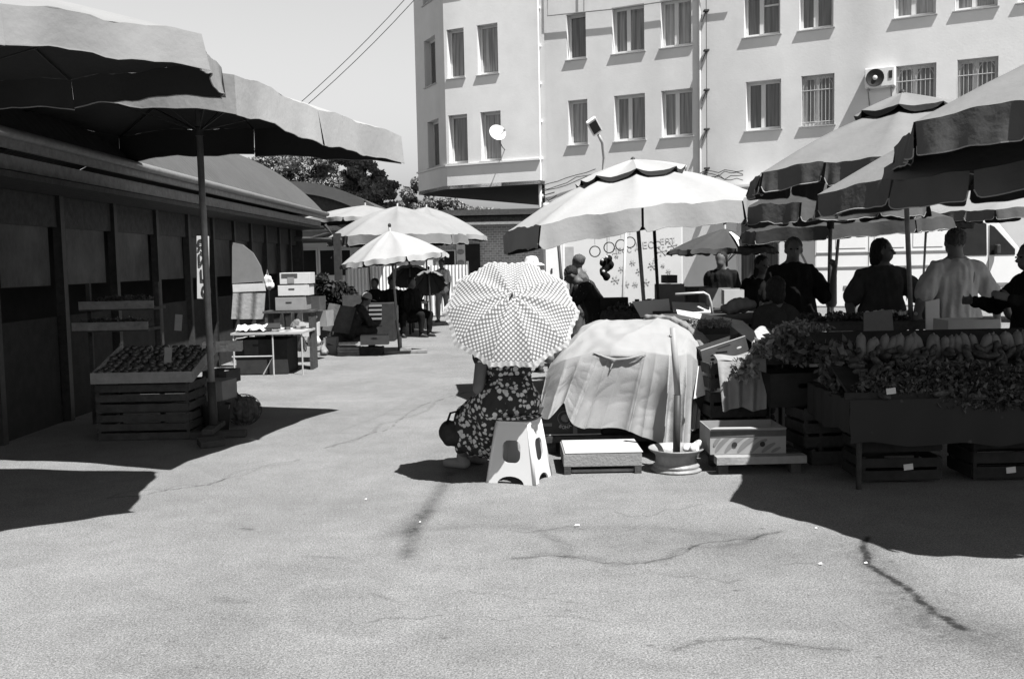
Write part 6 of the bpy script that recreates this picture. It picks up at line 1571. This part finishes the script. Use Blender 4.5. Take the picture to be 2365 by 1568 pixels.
for (x, y, w_, h_, m_, lab) in ((722, 800, .24, .30, cloth_white, 'full white plastic bag standing near the trolley'), (657, 826, .24, .26, white_card, 'pale sack leaning under the selling table corner'), (745, 822, .13, .20, grey_card, 'grey paper bag standing beside the low crates')):
    g_ = G(x, y); g_.z = 0; o = thing('shopping_bag', lab, 'bag', tuple(g_))
    MB().ell(g_+V(0, .08, h_*.45), (w_*.5, .1, h_*.48)).ell(g_+V(.02, .08, h_*.3), (w_*.52, .11, h_*.3)).cap(g_+V(0, .08, h_*.8), .04, g_+V(.02, .08, h_), .02).voxel('bag_body', m_, o, .012, 2, .03, .06)
    MB().tube([g_+V(-.03, .08, h_*.95), g_+V(-.02, .08, h_+.05), g_+V(.03, .08, h_+.05), g_+V(.04, .08, h_*.95)], .006, 5).build('handle', m_, o)
# low crates in front of seated trader
for (x0, x1, y0, y1, m_, nn, lab) in ((779, 826, 803, 823, wood, 3, 'low slatted crate standing before the trader in the cap'), (830, 880, 803, 821, wood_dark, 3, 'darker low crate right of the slatted one before the trader')):
    a, b = G(x0, y1), G(x1, y1); slat_crate(lab, ((a.x+b.x)/2, a.y+.2, 0), b.x-a.x, .3, (y1-y0)*a.y/F, nn, 0, m_)
a = G(845, 821); carton('pale crumpled carton on top of the low crates', (P(862, 780, 17.0).x, 17.2, P(862, 797, 17.0).z), .48, .3, .16, R_(4), grey_card, flaps=False)
carton('grey box on the trader side of the low crates', (P(765, 800, 17.6).x, 17.6, 0), .22, .25, .30, 0, grey_card, flaps=False)
# black stand + tables by far parasols
fb_ = thing('dark_cabinet', 'tall black covered cabinet behind the small bright parasol pole', 'cabinet', (P(877, 740, 20.3).x, 20.4, 0))
a, b = P(848, 765, 20.2), P(908, 700, 20.2)
MB().box(((a.x+b.x)/2, 20.5, b.z/2), (b.x-a.x, .55, b.z), None, .01).build('cabinet_body', black_card, fb_)
for y in (706, 716, 726, 736): MB().box((P(866, y, 20.15).x, 20.2, P(866, y, 20.2).z), (.26, .03, .04)).build('shelf_item', grey_card, fb_)
for (x0, x1, yt, d, lab) in ((905, 950, 700, 22.0, 'narrow dark far table near the parasol poles'), (945, 985, 700, 23.6, 'small far table with open legs right of the narrow one')):
    a, b = P(x0, yt, d), P(x1, yt, d); t = thing('far_table', lab, 'table', ((a.x+b.x)/2, d, 0))
    MB().box(((a.x+b.x)/2, d+.3, a.z), (b.x-a.x, .7, .04)).build('table_top', wood_dark, t)
    for x in (a.x+.04, b.x-.04):
        for yy_ in (d, d+.6): MB().box((x, yy_, a.z/2), (.05, .05, a.z)).build('leg', steel_dark, t)
    MB().box(((a.x+b.x)/2, d, a.z*.4), (b.x-a.x, .03, .04)).build('rail', steel_dark, t)
    bunch('heap of dark goods on the table at px'.replace(' at px', '')+(' near the poles' if x0 < 920 else ' with open legs'), V((a.x+b.x)/2, d+.3, a.z+.12), ((b.x-a.x)*.4, .2, .1), 500, .04, leaf_dark, 4, name='goods_heap', group='goods heaps on the far tables')
a, b = P(985, 752, 24.8), P(1035, 720, 24.8)
# shrubs / dark heap at kiosk
sh_ = thing('greens_heap', 'large dark heap of greens behind the trader in the cap', 'vegetables', (P(770, 760, 19.5).x, 19.5, 0))
leaf_cloud('leaves', [(tuple(P(x, y, 19.6)), (r_*.0085, .3, r2*.0085)) for x, y, r_, r2 in ((740, 668, 30, 25), (775, 672, 34, 22), (800, 690, 25, 30), (755, 700, 40, 25), (745, 645, 12, 14), (730, 690, 20, 20))], 6000, .05, mat('black_leaf', .02, .6, .6, 6), sh_)
MB().box((P(768, 730, 19.6).x, 19.8, .45), (.85, .4, .9)).build('crate_stand', wood_dark, sh_)
# overhead cables
for i, (dx, dy) in enumerate(((0, 0), (10, 7))):
    a, b = P(672+dx*1.3, 240+dy, 30), P(915+dx, -20+dy*2, 30); n_ = 14; m_ = MB(); a2 = a+(a-b)*.35; b2 = b+(b-a)*1.2
    m_.tube([a2.lerp(b2, k/n_)+V(0, 0, -.5*sin(pi*k/n_)) for k in range(n_+1)], .011, 5)
    tag(m_.build('overhead_cable', steel_dark, None, base=tuple(a2)), ('left' if i == 0 else 'right')+' one of two thin cables crossing the open sky', 'cable', 'overhead cables')
# litter
for i, (x, y, w_, lab) in enumerate(((1333, 1216, .03, 'largest white paper scrap in the middle of the asphalt'), (1252+1240, 1310, .03, ''), (1885, 1222, .012, 'tiny white scrap at the edge of the big shadow'), (2500-590, 1310, .02, ''), (1700+300, 1303, .016, 'white cigarette butt beside the long crack'), (2055-160, 1305, .018, 'pale scrap left of the long crack'), (845, 1195-40, .015, 'tiny pale scrap left of the wet streak'), (970, 1208, .012, 'pale pebble inside the wet streak'))):
    if not lab: continue
    g_ = G(x, y); tag(MB().prism([V(g_.x-w_/2, g_.y, .004), V(g_.x+w_/2, g_.y-.004, .006), V(g_.x+w_/2.2, g_.y+w_*.5, .010), V(g_.x-w_/2.4, g_.y+w_*.4, .008)], (0, 0, .003)).build('paper_scrap', paper, None, base=(g_.x, g_.y, 0)), lab, 'litter', 'litter on the asphalt')

# extra clutter between the hall and the seated trader
for (x, y, d, w_, h_, m_, lab) in ((722, 700, 16.4, .34, .22, dark_card, 'dark carton high beside the carton stack'), (735, 735, 16.6, .42, .26, grey_card, 'mottled carton right of the trolley'), (716, 760, 16.2, .30, .22, white_card, 'white carton above the full plastic bag'), (800, 770, 18.4, .5, .3, cloth_mid, 'grey covered bundle under the trader arms'),
                                  (596, 800, 14.6, .35, .22, dark_card, 'dark carton under the selling table behind the stool frame'), (515, 800, 13.2, .5, .12, wood_dark, 'flat dark box on the ground at the hall wall'), (902, 722, 20.6, .3, .3, wood_dark, 'dark box stacked by the black cabinet'), (820, 700, 19.0, .4, .3, dark_card, 'dark carton behind the trader in the cap')):
    a = P(x, y, d); carton(lab, (a.x, a.y, max(0.002, a.z-h_/2)), w_, .3, h_, R_(random.uniform(-14, 14)), m_, flaps=False, hole=(w_ > .33))
def HC(u, v): return P(760+62*u-16*v, 700+10*u+62*v, 18.0-.15*v)+V(0, .03*sin(u*9), 0)
mb = MB(); mb.grid(HC, 24, 16); tag(mb.build('hanging_cloth', cloth_mid, None, True, base=tuple(P(790, 760, 18.0))), 'grey cloth hanging over the crates behind the trader in the cap', 'cloth')
for (x, y, d, w_, lab) in ((690, 790, 15.6, .2, 'crumpled white bag hanging at the trolley side'), (618, 650, 15.6, .16, 'small pale bag tied to the hall post beside the arched board')):
    a = P(x, y, d); o = thing('plastic_bag', lab, 'bag', tuple(a)); MB().ell(a, (w_*.5, .06, w_*.6)).ell(a+V(.02, 0, -.06), (w_*.45, .07, w_*.4)).voxel('bag_body', cloth_white, o, .010, 2, .03, .04)
    MB().tube([a+V(-.02, 0, w_*.5), a+V(0, 0, w_*.5+.10), a+V(.02, 0, w_*.5)], .004, 5).build('handle', cloth_white, o)
bpy.data.scenes.remove(WS)
